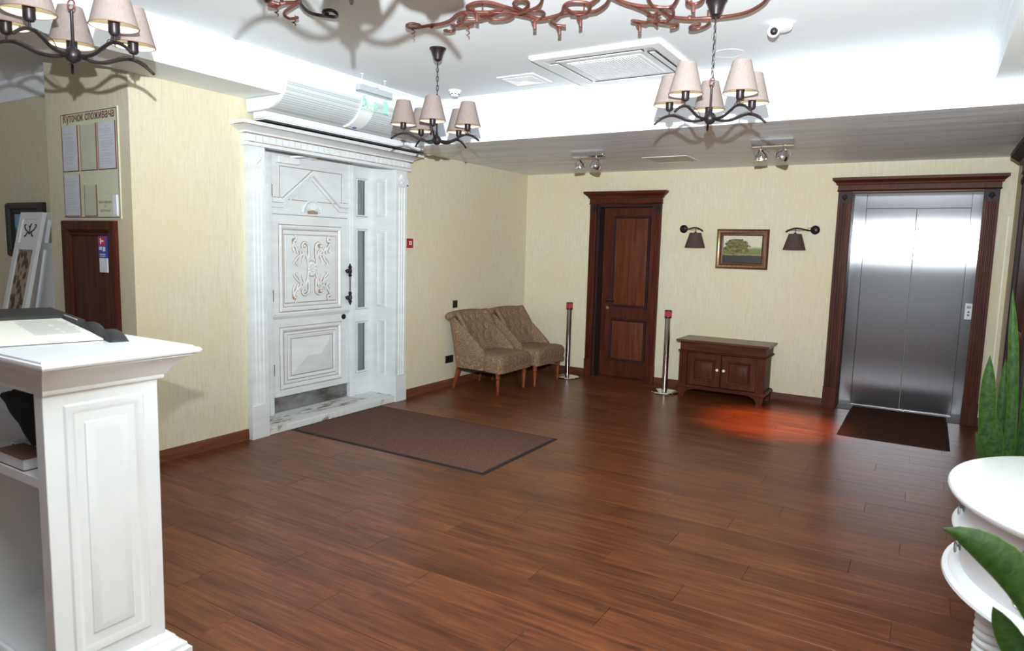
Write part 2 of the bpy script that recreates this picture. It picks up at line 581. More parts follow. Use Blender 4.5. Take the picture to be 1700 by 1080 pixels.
def smooth(pts, n=6):
    P = [Vector(p) for p in pts]
    if len(P) < 3:
        return P
    out = []
    for i in range(len(P) - 1):
        p0, p1, p2, p3 = P[max(i - 1, 0)], P[i], P[i + 1], P[min(i + 2, len(P) - 1)]
        for k in range(n):
            t = k / n
            out.append(0.5 * ((2 * p1) + (p2 - p0) * t + (2 * p0 - 5 * p1 + 4 * p2 - p3) * t * t + (3 * p1 - p0 - 3 * p2 + p3) * t ** 3))
    out.append(P[-1])
    return out

def tag(o, label=None, cat=None, group=None, kind=None):
    if label: o['label'] = label
    if cat: o['category'] = cat
    if group: o['group'] = group
    if kind: o['kind'] = kind
    return o

def thing(name, label, cat, loc=(0, 0, 0), rotz=0.0, group=None, kind=None):
    o = bpy.data.objects.new(name, None)
    o.empty_display_size = 0.1
    COL.objects.link(o)
    o.location = loc
    o.rotation_euler = (0, 0, rotz)
    return tag(o, label, cat, group, kind)

def root_of(o):
    while o.parent:
        o = o.parent
    return o

def part(name, mb, mat, parent=None, world=True, label=None, bevel=0.0, angle=32, subsurf=0):
    me = mb if isinstance(mb, bpy.types.Mesh) else mb.mesh(name, angle)
    if parent is not None and world:
        r = root_of(parent)
        M = Matrix.Translation(r.location) @ Matrix.Rotation(r.rotation_euler.z, 4, 'Z') if r.type == 'EMPTY' else Matrix.Identity(4)
        if r.type == 'EMPTY':
            me.transform(M.inverted())
    o = bpy.data.objects.new(name, me)
    COL.objects.link(o)
    if mat and not me.materials:
        me.materials.append(MATS[mat])
    if parent is not None:
        o.parent = parent
    if label:
        o['label'] = label
    if bevel:
        b = o.modifiers.new('bevel', 'BEVEL')
        b.width = bevel
        b.segments = 2
        b.limit_method = 'ANGLE'
        b.angle_limit = R(40)
        b.harden_normals = False
    if subsurf:
        ss = o.modifiers.new('subsurf', 'SUBSURF')
        ss.levels = subsurf
        ss.render_levels = subsurf
    return o

def single(name, mb, mat, label, cat, loc=None, group=None, kind=None, **kw):
    # a thing that is one mesh: its origin goes to the given place
    me = mb.mesh(name, kw.pop('angle', 32))
    if loc is not None:
        me.transform(Matrix.Translation(-Vector(loc)))
    o = part(name, me, mat, None, **kw)
    if loc is not None:
        o.location = loc
    return tag(o, label, cat, group, kind)

def struct(name, mb, mat, label, cat, **kw):
    return single(name, mb, mat, label, cat, kind='structure', **kw)

def copy_tree(o, parent=None):
    c = o.copy()
    COL.objects.link(c)
    c.parent = parent
    for ch in list(o.children):
        copy_tree(ch, c)
    return c

def text_mb(body, size, origin, u, v, n, lift=0.001, width=None, bold=0.0, shear=0.0, align='LEFT'):
    cu_ = bpy.data.curves.new('txt', 'FONT')
    cu_.body = body
    cu_.size = 1.0
    cu_.offset = bold
    cu_.shear = shear
    cu_.resolution_u = 2
    cu_.fill_mode = 'FRONT'
    ob = bpy.data.objects.new('txt', cu_)
    COL.objects.link(ob)
    dg = bpy.context.evaluated_depsgraph_get()
    me = bpy.data.meshes.new_from_object(ob.evaluated_get(dg))
    xs = [p.co.x for p in me.vertices] or [0, 1]
    w0 = max(xs) - min(xs)
    sx = (width / w0) if width else size
    mb = MB()
    o, u, v, n = Vector(origin), Vector(u), Vector(v), Vector(n)
    shift = min(xs) if align == 'LEFT' else (max(xs) + min(xs)) / 2
    mb.add([o + u * ((p.co.x - shift) * sx) + v * (p.co.y * size) + n * lift for p in me.vertices],
           [tuple(pl.vertices) for pl in me.polygons])
    bpy.data.objects.remove(ob)
    bpy.data.curves.remove(cu_)
    bpy.data.meshes.remove(me)
    return mb

X, Y, Z = Vector((1, 0, 0)), Vector((0, 1, 0)), Vector((0, 0, 1))

# ------------------------------------------------------------------ the room
B0 = -5.134      # near face of the pillar that ends the left wall
HB, HL, H2 = 2.499, 2.631, 2.89
S, T, XR = 0.416, -2.548, 5.12
YN = -9.6        # the lobby goes on behind the photographer
XA = -3.6        # far end of the alcove

# floor: a base slab and the laminate boards on it, each board its own part
fl = struct('floor', MB().box(XA, XR, YN, 0.30, -0.08, -0.006).box(-0.36, 0.0, -4.09, -2.55, -0.0061, -0.006), 'floor_wood',
            'reddish brown wood laminate floor of the lobby', 'floor')
PW, PL = 0.1925, 1.285
plank_meshes = {}
def plank_mesh(L, W):
    k = (round(L, 3), round(W, 3))
    if k not in plank_meshes:
        c = 0.0012
        g = 0.0006
        mb = MB()
        lo = [(g, g, -0.006), (k[0] - g, g, -0.006), (k[0] - g, k[1] - g, -0.006), (g, k[1] - g, -0.006)]
        mid = [(p[0], p[1], -0.0012) for p in lo]
        top = [(g + c, g + c, 0), (k[0] - g - c, g + c, 0), (k[0] - g - c, k[1] - g - c, 0), (g + c, k[1] - g - c, 0)]
        mb.loft([lo, mid, top])
        me = mb.mesh('plank', 10)
        me.materials.append(MATS['floor_wood'])
        plank_meshes[k] = me
    return plank_meshes[k]
rng = random.Random(11)
y = 0.0
row = 0
while y > -7.9:
    x = 0.0
    first = [0.43, 0.86, 1.285, 0.64, 1.07][row % 5]
    row += 1
    L = first
    while x < XR - 0.02:
        L = min(L, XR - x)
        o = bpy.data.objects.new('plank', plank_mesh(L, PW))
        COL.objects.link(o)
        o.parent = fl
        o.location = (x, y - PW, 0)
        x += L
        L = PL
    y -= PW

# walls
struct('wall_left', MB().box(-0.45, 0, B0, -4.09, 0, H2).box(-0.45, 0, -2.55, 0.0, 0, H2).box(-0.45, 0, -4.09, -2.55, 2.34, H2).box(-0.50, -0.45, -4.09, -2.55, 0, 2.34),
       'wallpaper', 'cream textured wallpaper wall holding the white carved entrance door', 'wall')
struct('wall_pillar', MB().box(-1.08, -0.45, B0, -4.5, 0, H2), 'wallpaper',
       'narrow cream wall face behind the counter carrying the notice board', 'wall')
struct('wall_alcove', MB().box(XA, -1.08, -4.75, -4.5, 0, H2), 'wallpaper',
       'recessed cream wall at the far left where the dark framed picture hangs', 'wall')
struct('wall_back', MB().box(-0.45, 1.0, 0, 0.32, 0, H2).box(1.735, 3.785, 0, 0.32, 0, H2).box(4.907, XR + 0.2, 0, 0.32, 0, H2)
       .box(1.0, 1.735, 0, 0.32, 2.115, H2).box(3.785, 4.907, 0, 0.32, 2.21, H2).box(0.9, 5.05, 0.32, 0.36, 0, H2),
       'wallpaper', 'cream wallpaper wall at the end of the lobby with lift and wooden door', 'wall')
struct('wall_right', MB().box(XR, XR + 0.2, YN, 0.0, 0, H2), 'wallpaper',
       'cream wall along the right edge beside the lift', 'wall')

# ceiling and its beams
struct('ceiling', MB().box(XA, XR + 0.2, YN, 0.32, H2, H2 + 0.1), 'ceiling_white', 'smooth white raised ceiling over the middle of the lobby', 'ceiling')
struct('ceiling_beam', MB().box(0.0, S, YN, T, HL, H2), 'ceiling_white', 'white boxed beam running above the entrance door wall', 'beam')
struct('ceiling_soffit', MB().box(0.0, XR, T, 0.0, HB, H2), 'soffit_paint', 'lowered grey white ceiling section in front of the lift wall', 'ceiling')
struct('ceiling_beam', MB().box(4.755, XR, YN, T, 2.65, H2), 'ceiling_white', 'shallow white boxed beam along the right side of the ceiling', 'beam')

CP = [(0, 0), (0.055, 0), (0.055, -0.012), (0.045, -0.016), (0.036, -0.034), (0.022, -0.044), (0.016, -0.058), (0.016, -0.066), (0, -0.066)]
struct('trim_1', MB().loft([[(S + a, YN, H2 + b) for a, b in CP], [(S + a, T - a, H2 + b) for a, b in CP]]), 'ceiling_white',
       'white crown moulding along the beam over the entrance wall', 'moulding')
struct('trim_2', MB().loft([[(S + a, T - a, H2 + b) for a, b in CP], [(4.755 - a, T - a, H2 + b) for a, b in CP]]), 'ceiling_white',
       'white crown moulding across the front of the lowered ceiling', 'moulding')
struct('trim_3', MB().loft([[(4.755 - a, T - a, H2 + b) for a, b in CP], [(4.755 - a, YN, H2 + b) for a, b in CP]]), 'ceiling_white',
       'white crown moulding along the right hand beam', 'moulding')
struct('trim_4', MB().loft([[(XA, -4.75 - a * 1.3, H2 + b * 2.4) for a, b in CP], [(-1.08, -4.75 - a * 1.3, H2 + b * 2.4) for a, b in CP]]), 'ceiling_white',
       'white crown moulding over the alcove wall at far left', 'moulding')

def base_prof(h=0.085):
    return [(0, 0), (0.016, 0), (0.016, h - 0.012), (0.010, h), (0, h)]
def baseboard(name, a, b, out, mat, label):
    a, b, out = Vector(a), Vector(b), Vector(out)
    mb = MB().loft([[a + out * d + Z * h for d, h in base_prof()], [b + out * d + Z * h for d, h in base_prof()]])
    struct(name, mb, mat, label, 'baseboard')
baseboard('baseboard_left', (0, B0, 0), (0, -4.275, 0), X, 'base_wood_y', 'brown wooden baseboard left of the white entrance door')
baseboard('baseboard_left', (0, -2.43, 0), (0, 0, 0), X, 'base_wood_y', 'brown wooden baseboard behind the two upholstered chairs')
baseboard('baseboard_back', (0.016, 0, 0), (0.914, 0, 0), -Y, 'base_wood_x', 'brown baseboard between the corner and the dark wooden door')
baseboard('baseboard_back', (1.822, 0, 0), (3.66, 0, 0), -Y, 'base_wood_x', 'brown baseboard behind the low wooden cabinet')
baseboard('baseboard_back', (4.995, 0, 0), (XR, 0, 0), -Y, 'base_wood_x', 'short brown baseboard right of the lift')
baseboard('baseboard_pillar', (-0.17, B0, 0), (0.016, B0, 0), -Y, 'base_wood_x', 'brown baseboard at the foot of the notice board wall')

# ------------------------------------------------------------------ generic carved wooden surround
def stack(mb, w0, u0, u1, levels):
    # cornice: rings of a box against the wall growing by 'off' at each height
    rs = []
    for z_, off in levels:
        rs.append([(u0 - off, 0, z_), (u1 + off, 0, z_), (u1 + off, w0 + off, z_), (u0 - off, w0 + off, z_)])
    return mb.loft(rs)

def pilaster(mb, u0, u1, w, z0, z1, n=3, depth=0.008):
    W = u1 - u0
    m = W * 0.16
    pr = [(u0, 0), (u0, w), (u0 + m, w)]
    fw = (W - 2 * m) / n
    for k in range(n):
        a = u0 + m + k * fw
        pr += [(a + fw * 0.15, w), (a + fw * 0.28, w - depth), (a + fw * 0.72, w - depth), (a + fw * 0.85, w)]
    pr += [(u1 - m, w), (u1, w), (u1, 0)]
    return mb.loft([[(a, b, z0) for a, b in pr], [(a, b, z1) for a, b in pr]])

def capital_leaf(mb, uc, w, zc, s):
    # small carved acanthus: a fan of lobes and a curl
    for k in range(-2, 3):
        a = R(90 + k * 32)
        pts = [(uc, w, zc - s * 0.5), (uc + math.cos(a) * s * 0.35, w + 0.008, zc - s * 0.4 + math.sin(a) * s * 0.5), (uc + math.cos(a) * s * 0.62, w + 0.004, zc - s * 0.4 + math.sin(a) * s * 0.95)]
        mb.tube(smooth(pts, 4), [s * 0.10, s * 0.12, s * 0.14, s * 0.16, s * 0.16, s * 0.15, s * 0.13, s * 0.09, s * 0.05], 6)
    mb.sphere((uc, w + 0.005, zc - s * 0.5), s * 0.2, 8, 6)
    return mb

def surround(parent, f, u0, u1, pw, ztop, corn, mat_v, mat_h, w=0.035, plinth=0.22, reeds=0, dent=None, leafs=0.05, carved=None):
    for a, b in ((u0, u0 + pw), (u1 - pw, u1)):
        pil = part('pilaster', pilaster(MB(f), a, b, w, plinth, ztop - leafs * 2.2), mat_v, parent)
        part('plinth_block', MB(f).box(a - 0.004, b + 0.004, 0, w + 0.010, 0, plinth), mat_v, pil, bevel=0.003)
        cp = MB(f).box(a, b, 0, w, ztop - leafs * 2.2, ztop)
        part('capital', cp, carved or mat_v, pil)
        part('carved_leaf', capital_leaf(MB(f), (a + b) / 2, w, ztop - leafs * 1.05, leafs), carved or mat_v, pil)
    c = part('cornice', stack(MB(f), w, u0, u1, corn), mat_h, parent)
    if reeds:
        zb0, zb1, off = dent
        L = u1 - u0 - 2 * pw + 0.04
        n = reeds
        for k in range(n):
            a = u0 + pw - 0.02 + L * k / n
            part('reed', MB(f).box(a + L / n * 0.18, a + L / n * 0.82, w + off, w + off + 0.006, zb0, zb1), mat_v, c)
    return c

f_back = lambda u, w, z: (u, -w, z)
f_left = lambda u, w, z: (w, u, z)

# ------------------------------------------------------------------ dark wooden interior door
d2 = thing('door_2', 'dark stained panelled wooden door with carved cornice and fluted surround', 'door', (1.37, 0, 0), kind='structure')
surround(d2, f_back, 0.918, 1.818, 0.085, 2.115, [(2.115, 0.004), (2.125, 0.012), (2.13, 0.006), (2.185, 0.006), (2.188, 0.02), (2.205, 0.024), (2.235, 0.055), (2.24, 0.065), (2.265, 0.068)],
         'dark_wood', 'dark_wood_x', reeds=30, dent=(2.135, 2.18, 0.006), leafs=0.045, carved='walnut')
part('jamb', MB().box(1.0, 1.035, -0.0, 0.22, 0, 2.115), 'walnut', d2)
part('jamb', MB().box(1.70, 1.735, -0.0, 0.22, 0, 2.115), 'dark_wood', d2)
part('head_jamb', MB().box(1.035, 1.70, 0.0, 0.22, 2.085, 2.115), 'walnut', d2)
leaf = part('leaf', MB().box(1.036, 1.699, 0.15, 0.195, 0.004, 2.084), 'dark_wood', d2)
def dark_panel(x0, x1, z0, z1):
    p_ = part('panel', MB().rings4((x0, 0.15, z0), X, Z, x1 - x0, z1 - z0, [(0.0, 0.0), (0.006, 0.012), (0.016, 0.012), (0.03, 0.002), (0.034, -0.0), (0.05, 0.006)], n=-Y), 'door_panel_wood', leaf)
    part('panel_moulding', MB().rings4((x0 - 0.002, 0.15, z0 - 0.002), X, Z, x1 - x0 + 0.004, z1 - z0 + 0.004, [(0, 0), (0.004, 0.016), (0.016, 0.017), (0.026, 0.008), (0.030, 0.003)], False, n=-Y), 'walnut', leaf)
dark_panel(1.17, 1.632, 0.875, 1.985)
dark_panel(1.17, 1.632, 0.205, 0.73)
h = part('handle', MB().tube([(1.115, 0.15, 0.95), (1.115, 0.105, 0.95), (1.12, 0.095, 0.95), (1.225, 0.095, 0.948)], 0.009, 8).lathe([(0.024, 0), (0.024, 0.008), (0.012, 0.012)], (1.115, 0.15, 0.95), 14, (0, -1, 0)), 'iron_dark', leaf)
part('keyhole_plate', MB().lathe([(0.026, 0), (0.026, 0.006), (0.015, 0.009)], (1.112, 0.15, 0.85), 16, (0, -1, 0)), 'brass', leaf, label='small brass round lock plate')

# ------------------------------------------------------------------ lift
d3 = thing('door_3', 'brushed steel two leaf lift doors in a dark carved wooden surround', 'lift', (4.346, 0, 0), kind='structure')
surround(d3, f_back, 3.664, 5.0, 0.121, 2.212, [(2.212, 0.006), (2.222, 0.016), (2.226, 0.008), (2.275, 0.008), (2.279, 0.022), (2.295, 0.026), (2.318, 0.05), (2.322, 0.058), (2.348, 0.06)],
         'dark_wood', 'dark_wood_x', w=0.04, reeds=46, dent=(2.228, 2.272, 0.008), leafs=0.05, carved='walnut')
part('jamb', MB().box(3.785, 3.905, 0.235, 0.30, 0, 2.21), 'brushed_steel', d3)
part('jamb', MB().box(4.805, 4.907, 0.235, 0.30, 0, 2.21), 'brushed_steel', d3)
part('jamb_reveal', MB().box(4.899, 4.907, 0.0, 0.235, 0, 2.20), 'dark_wood', d3)
part('jamb_reveal', MB().box(3.785, 3.793, 0.0, 0.235, 0, 2.20), 'dark_wood', d3)
part('header_panel', MB().box(3.908, 4.802, 0.245, 0.30, 2.065, 2.21), 'brushed_steel', d3)
part('header_gap', MB().box(3.905, 4.805, 0.262, 0.30, 2.055, 2.065), 'iron_dark', d3)
for a, b, yy in ((3.905, 4.352, 0.270), (4.356, 4.805, 0.274)):
    part('leaf', MB().box(a, b, yy, 0.30, 0.018, 2.058), 'brushed_steel', d3, bevel=0.002)
part('sill', MB().box(3.785, 4.907, 0.0, 0.30, -0.005, 0.004), 'dark_wood_x', d3)
part('sill_track', MB().box(3.87, 4.83, 0.245, 0.30, 0.004, 0.017), 'chrome', d3, bevel=0.002)
cb = thing('call_button_panel', 'small pale lift call button plate on the right steel jamb', 'button panel', (4.862, 0.235, 0.99))
part('plate', MB().box(4.832, 4.895, 0.226, 0.235, 0.99, 1.145), 'sticker_white', cb, bevel=0.002)
part('button', MB().extrude([(4.851, 0.226, 1.055), (4.876, 0.226, 1.055), (4.8635, 0.226, 1.075)], (0, -0.003, 0)), 'ink_dark', cb)
part('button', MB().extrude([(4.851, 0.226, 1.038), (4.876, 0.226, 1.038), (4.8635, 0.226, 1.018)], (0, -0.003, 0)), 'ink_dark', cb)
part('display', MB().box(4.846, 4.881, 0.2245, 0.226, 1.095, 1.122), 'ink_grey', cb)

single('cable_conduit', MB().box(5.078, 5.090, -0.008, 0.0, 0.086, 1.97), 'paper', 'thin pale vertical cable strip on the wall right of the lift', 'conduit', (5.084, 0, 0.086), bevel=0.002)

# right wall portal, seen edge-on
f_right = lambda u, w, z: (XR - w, -u, z)
d4 = thing('door_4', 'dark wooden carved portal at the right edge beyond the plant', 'door', (XR, -1.45, 0), kind='structure')
surround(d4, f_right, 0.78, 2.05, 0.13, 2.26, [(2.26, 0.004), (2.27, 0.014), (2.275, 0.008), (2.33, 0.008), (2.335, 0.025), (2.36, 0.03), (2.40, 0.075), (2.41, 0.088), (2.44, 0.09)],
         'walnut', 'walnut', w=0.03, reeds=0, leafs=0.05)
lf = part('leaf', MB(f_right).box(0.91, 1.92, 0.0, 0.012, 0.0, 2.26), 'dark_wood', d4)
part('panel', MB().rings4((XR - 0.012, -1.78, 1.0), Y, Z, 0.75, 1.1, [(0, 0), (0.01, 0.012), (0.03, 0.012), (0.05, 0.0), (0.07, 0.008)], n=-X), 'dark_wood', lf)
part('panel', MB().rings4((XR - 0.012, -1.78, 0.2), Y, Z, 0.75, 0.6, [(0, 0), (0.01, 0.012), (0.03, 0.012), (0.05, 0.0), (0.07, 0.008)], n=-X), 'dark_wood', lf)

# ------------------------------------------------------------------ white entrance door
XD = -0.30
d1 = thing('door_1', 'white carved antique entrance door with glazed sidelights, pilasters and dentil cornice', 'door', (0, -3.34, 0), kind='structure')
AW = 'antique_white'
cn = surround(d1, f_left, -4.272, -2.432, 0.155, 2.285,
              [(2.285, 0.03), (2.308, 0.034), (2.312, 0.018), (2.37, 0.018), (2.374, 0.04), (2.388, 0.046), (2.418, 0.095), (2.424, 0.115), (2.45, 0.122)],
              AW, AW, w=0.05, plinth=0.27, leafs=0.075)
nd = 30
for k in range(nd):
    a = -4.285 + 1.866 * k / nd
    part('dentil', MB(f_left).box(a + 0.008, a + 0.054, 0.062, 0.086, 2.314, 2.366), AW, cn, bevel=0.002)
for zz, off in ((2.4235, 0.117), (2.373, 0.041), (2.3105, 0.028)):
    part('glaze_line', MB(f_left).box(-4.272 - off, -2.432 + off, 0.05, 0.05 + off + 0.0015, zz - 0.0022, zz + 0.0022), 'glaze', cn)
part('head_reveal', MB(f_left).box(-4.09, -2.55, -0.36, 0.0, 2.335, 2.34), AW, d1)
for a, b in ((-4.095, -4.075), (-2.565, -2.545)):
    rv = part('side_reveal', MB(f_left).box(a, b, -0.36, 0.0, 0.06, 2.335), AW, d1)
for z0, z1 in ((0.25, 0.82), (0.95, 1.70), (1.84, 2.20)):
    part('reveal_panel', MB().rings4((-0.225, -2.565, z0), X, Z, 0.13, z1 - z0, [(0, 0), (0.004, 0.008), (0.02, 0.010), (0.03, 0.004)], n=-Y), AW, rv)
st = part('threshold', MB(f_left).box(-4.10, -2.54, -0.37, 0.045, 0.0, 0.058), 'worn_white', d1, bevel=0.006, label='worn white painted threshold step')
# frame posts and transom
for a, b in ((-3.86, -3.785), (-2.875, -2.80)):
    part('post', MB(f_left).box(a, b, XD - 0.06, XD + 0.02, 0.058, 2.335), AW, d1, bevel=0.004)
    part('post_bead', MB(f_left).box(a + 0.022, b - 0.022, XD + 0.02, XD + 0.032, 0.058, 2.335), AW, d1, bevel=0.003)
# sidelights
for a, b in ((-4.075, -3.86), (-2.80, -2.565)):
    sl = part('sidelight', MB(f_left).box(a, a + 0.035, XD - 0.05, XD, 0.058, 2.335).box(b - 0.06, b, XD - 0.05, XD, 0.058, 2.335)
              .box(a + 0.035, b - 0.06, XD - 0.05, XD, 0.058, 0.29).box(a + 0.035, b - 0.06, XD - 0.05, XD, 0.785, 0.93)
              .box(a + 0.035, b - 0.06, XD - 0.05, XD, 1.70, 1.84).box(a + 0.035, b - 0.06, XD - 0.05, XD, 2.19, 2.335), AW, d1)
    for z0, z1 in ((0.29, 0.785), (0.93, 1.70), (1.84, 2.19)):
        part('pane', MB(f_left).box(a + 0.035, b - 0.06, XD - 0.036, XD - 0.028, z0, z1), 'pane_glass', sl)
        part('pane_moulding', MB().rings4((XD, a + 0.027, z0 - 0.008), Y, Z, b - a - 0.079, z1 - z0 + 0.016, [(0, 0), (0.003, 0.010), (0.012, 0.008), (0.018, -0.014)], False), AW, sl)
        part('glaze_line', MB().rings4((XD + 0.001, a + 0.023, z0 - 0.012), Y, Z, b - a - 0.071, z1 - z0 + 0.024, [(0, 0.0), (0.004, 0.001)], False), 'glaze', sl)
# leaf
L0, L1 = -3.78, -2.88
lf = part('leaf', MB(f_left).box(L0, L1, XD - 0.055, XD, 0.205, 2.328), AW, d1)
part('kick_plate', MB(f_left).box(L0, L1, XD - 0.05, XD - 0.022, 0.062, 0.205), 'kick_steel', d1, label='scuffed steel kick plate under the door leaf')
part('drip_rail', MB(f_left).box(L0, L1, XD, XD + 0.022, 0.205, 0.235), AW, lf, bevel=0.005)
part('lock_rail', MB().extrude([(XD, L0, 0.895), (XD + 0.008, L0, 0.895), (XD + 0.024, L0, 0.92), (XD + 0.024, L0, 0.928), (XD, L0, 0.935)], (0, L1 - L0, 0)), AW, lf)
def moulding(y0, y1, z0, z1, prof, name='panel_moulding', cap=False, mat=AW):
    return part(name, MB().rings4((XD, y0, z0), Y, Z, y1 - y0, z1 - z0, prof, cap), mat, lf)
def gline(y0, y1, z0, z1, lift=0.0012, t=0.0065):
    part('glaze_line', MB().rings4((XD + lift, y0, z0), Y, Z, y1 - y0, z1 - z0, [(0, 0), (t * 0.5, 0.0006), (t, 0.0)], False), 'glaze', lf)
MP = [(0, 0), (0.004, 0.014), (0.012, 0.018), (0.024, 0.016), (0.034, 0.006), (0.040, 0.001)]
for z0, z1 in ((0.955, 1.715), (0.265, 0.815)):
    moulding(-3.705, -2.975, z0, z1, MP)
    gline(-3.71, -2.97, z0 - 0.005, z1 + 0.005)
    gline(-3.666, -3.014, z0 + 0.039, z1 - 0.039)
moulding(-3.645, -3.045, 1.03, 1.63, [(0, 0), (0.006, 0.008), (0.02, 0.010)], 'raised_panel', True)
gline(-3.65, -3.04, 1.025, 1.635)
moulding(-3.625, -3.055, 0.34, 0.745, [(0, 0), (0.004, 0.010), (0.016, 0.010), (0.022, 0.004), (0.03, 0.004)], 'raised_panel', True)
gline(-3.63, -3.05, 0.335, 0.75)
gline(-3.592, -3.088, 0.373, 0.712, 0.006)
# pyramid fielded centre
mbp = MB()
a0, a1, z0, z1 = -3.585, -3.095, 0.38, 0.705
mbp.add([(XD + 0.005, a0, z0), (XD + 0.005, a1, z0), (XD + 0.005, a1, z1), (XD + 0.005, a0, z1), (XD + 0.034, a0 + 0.165, 0.5425), (XD + 0.034, a1 - 0.165, 0.5425)],
        [(0, 1, 5, 4), (1, 2, 5), (2, 3, 4, 5), (3, 0, 4)])
part('fielded_panel', mbp, AW, lf, angle=5)
# gable with fan over the middle panel
part('rail_line', MB(f_left).box(L0 + 0.01, L1 - 0.01, XD, XD + 0.010, 1.805, 1.822), AW, lf, bevel=0.003)
gline(L0 + 0.01, L1 - 0.01, 1.800, 1.804, 0.001, 0.002)
gab = [(-3.775, 1.915), (-3.66, 1.915), (-3.33, 2.175), (-3.00, 1.915), (-2.885, 1.915)]
def gable(lo, hi, x0, x1, name):
    pr_up = [(y_, z_ + hi) for y_, z_ in gab]
    pr_dn = [(y_, z_ + lo) for y_, z_ in gab]
    mb = MB()
    for i in range(4):
        q = [pr_dn[i], pr_dn[i + 1], pr_up[i + 1], pr_up[i]]
        mb.loft([[(x0, a, b) for a, b in q], [(x1, a, b) for a, b in q]])
    part(name, mb, AW, lf)
gable(-0.012, 0.012, XD, XD + 0.030, 'gable_moulding')
gable(0.012, 0.026, XD, XD + 0.016, 'gable_moulding')
gable(-0.055, -0.045, XD, XD + 0.006, 'gable_moulding')
mbg = MB()
for (ya, za), (yb, zb) in zip(gab[:-1], gab[1:]):
    for o_ in (0.028, -0.014, -0.058):
        mbg.loft([[(XD + 0.0012, ya, za + o_), (XD + 0.0012, yb, zb + o_), (XD + 0.0012, yb, zb + o_ + 0.005), (XD + 0.0012, ya, za + o_ + 0.005)],
                  [(XD + 0.0025, ya, za + o_), (XD + 0.0025, yb, zb + o_), (XD + 0.0025, yb, zb + o_ + 0.005), (XD + 0.0025, ya, za + o_ + 0.005)]])
part('glaze_line', mbg, 'glaze', lf)
gline(-3.69, -2.96, 1.93, 2.215)
# fan shell
shell = part('fan_shell', MB().tube([(XD + 0.004, -3.33 + 0.105 * math.cos(a), 1.832 + 0.105 * math.sin(a)) for a in [PI * i / 20 for i in range(21)]], 0.012, 8), AW, d1)
for k in range(11):
    a = PI * (k + 0.5) / 11
    part('shell_rib', MB().tube([(XD + 0.003, -3.33 + r_ * math.cos(a), 1.832 + r_ * math.sin(a)) for r_ in (0.03, 0.06, 0.092)], [0.004, 0.008, 0.0115], 7), AW, shell)
part('shell_base', MB().tube([(XD + 0.008, -3.385, 1.835), (XD + 0.014, -3.33, 1.84), (XD + 0.008, -3.275, 1.835)], [0.012, 0.016, 0.012], 8), 'glaze', shell)
# carved acanthus scrolls in the four corners of the middle panel
def scroll_mb(my, mz, rs=1.0, dl=0.0):
    mb = MB()
    c = Vector((XD + 0.010, -3.345, 1.33))
    def P(u, v, l=0.006):
        return (c.x + l + dl, c.y + my * u, c.z + mz * v)
    def S_(pts, r0, r1):
        q = smooth([P(*p_) for p_ in pts], 5)
        mb.tube(q, [(r0 + (r1 - r0) * i / (len(q) - 1)) * rs for i in range(len(q))], 7)
    S_([(0.045, 0.02), (0.06, 0.10), (0.10, 0.15), (0.16, 0.17), (0.21, 0.22), (0.205, 0.255)], 0.008, 0.013)
    S_([(0.045, 0.09), (0.04, 0.15), (0.045, 0.21), (0.085, 0.235), (0.115, 0.215), (0.108, 0.185), (0.085, 0.19)], 0.012, 0.009)
    for k in range(5):
        t_ = k / 4
        S_([(0.06 + 0.14 * t_, 0.10 + 0.05 * t_), (0.075 + 0.14 * t_, 0.155 + 0.02 * t_), (0.11 + 0.11 * t_, 0.175 + 0.045 * t_)], 0.010, 0.006)
    S_([(0.10, 0.13), (0.15, 0.115), (0.195, 0.075), (0.215, 0.045)], 0.011, 0.006)
    S_([(0.13, 0.12), (0.155, 0.075), (0.185, 0.045), (0.16, 0.030)], 0.011, 0.005)
    S_([(0.09, 0.12), (0.11, 0.08), (0.115, 0.05)], 0.011, 0.005)
    S_([(0.19, 0.245), (0.185, 0.275), (0.20, 0.30)], 0.013, 0.005)
    mb.sphere(P(0.098, 0.205, 0.008), 0.017 * rs, 8, 6)
    mb.sphere(P(0.205, 0.25, 0.008), 0.016 * rs, 8, 6)
    return mb
for my in (-1, 1):
    for mz in (-1, 1):
        part('carved_scroll', scroll_mb(my, mz), AW, lf)
        part('glaze_line', scroll_mb(my, mz, 1.4, -0.008), 'glaze', lf)
ros = MB()
for k in range(10):
    a = 2 * PI * k / 10
    ros.sphere((XD + 0.014, -3.345 + 0.036 * math.cos(a), 1.33 + 0.052 * math.sin(a)), 0.017, 8, 6)
for k in range(5):
    a = 2 * PI * k / 5 + 0.3
    ros.sphere((XD + 0.018, -3.345 + 0.014 * math.cos(a), 1.33 + 0.02 * math.sin(a)), 0.012, 8, 6)
part('carved_rosette', ros, AW, lf)
part('glaze_line', MB().tube([(XD + 0.0105, -3.345 + 0.055 * math.cos(2 * PI * k / 28), 1.33 + 0.074 * math.sin(2 * PI * k / 28)) for k in range(28)], 0.003, 5, closed=True), 'glaze', lf)
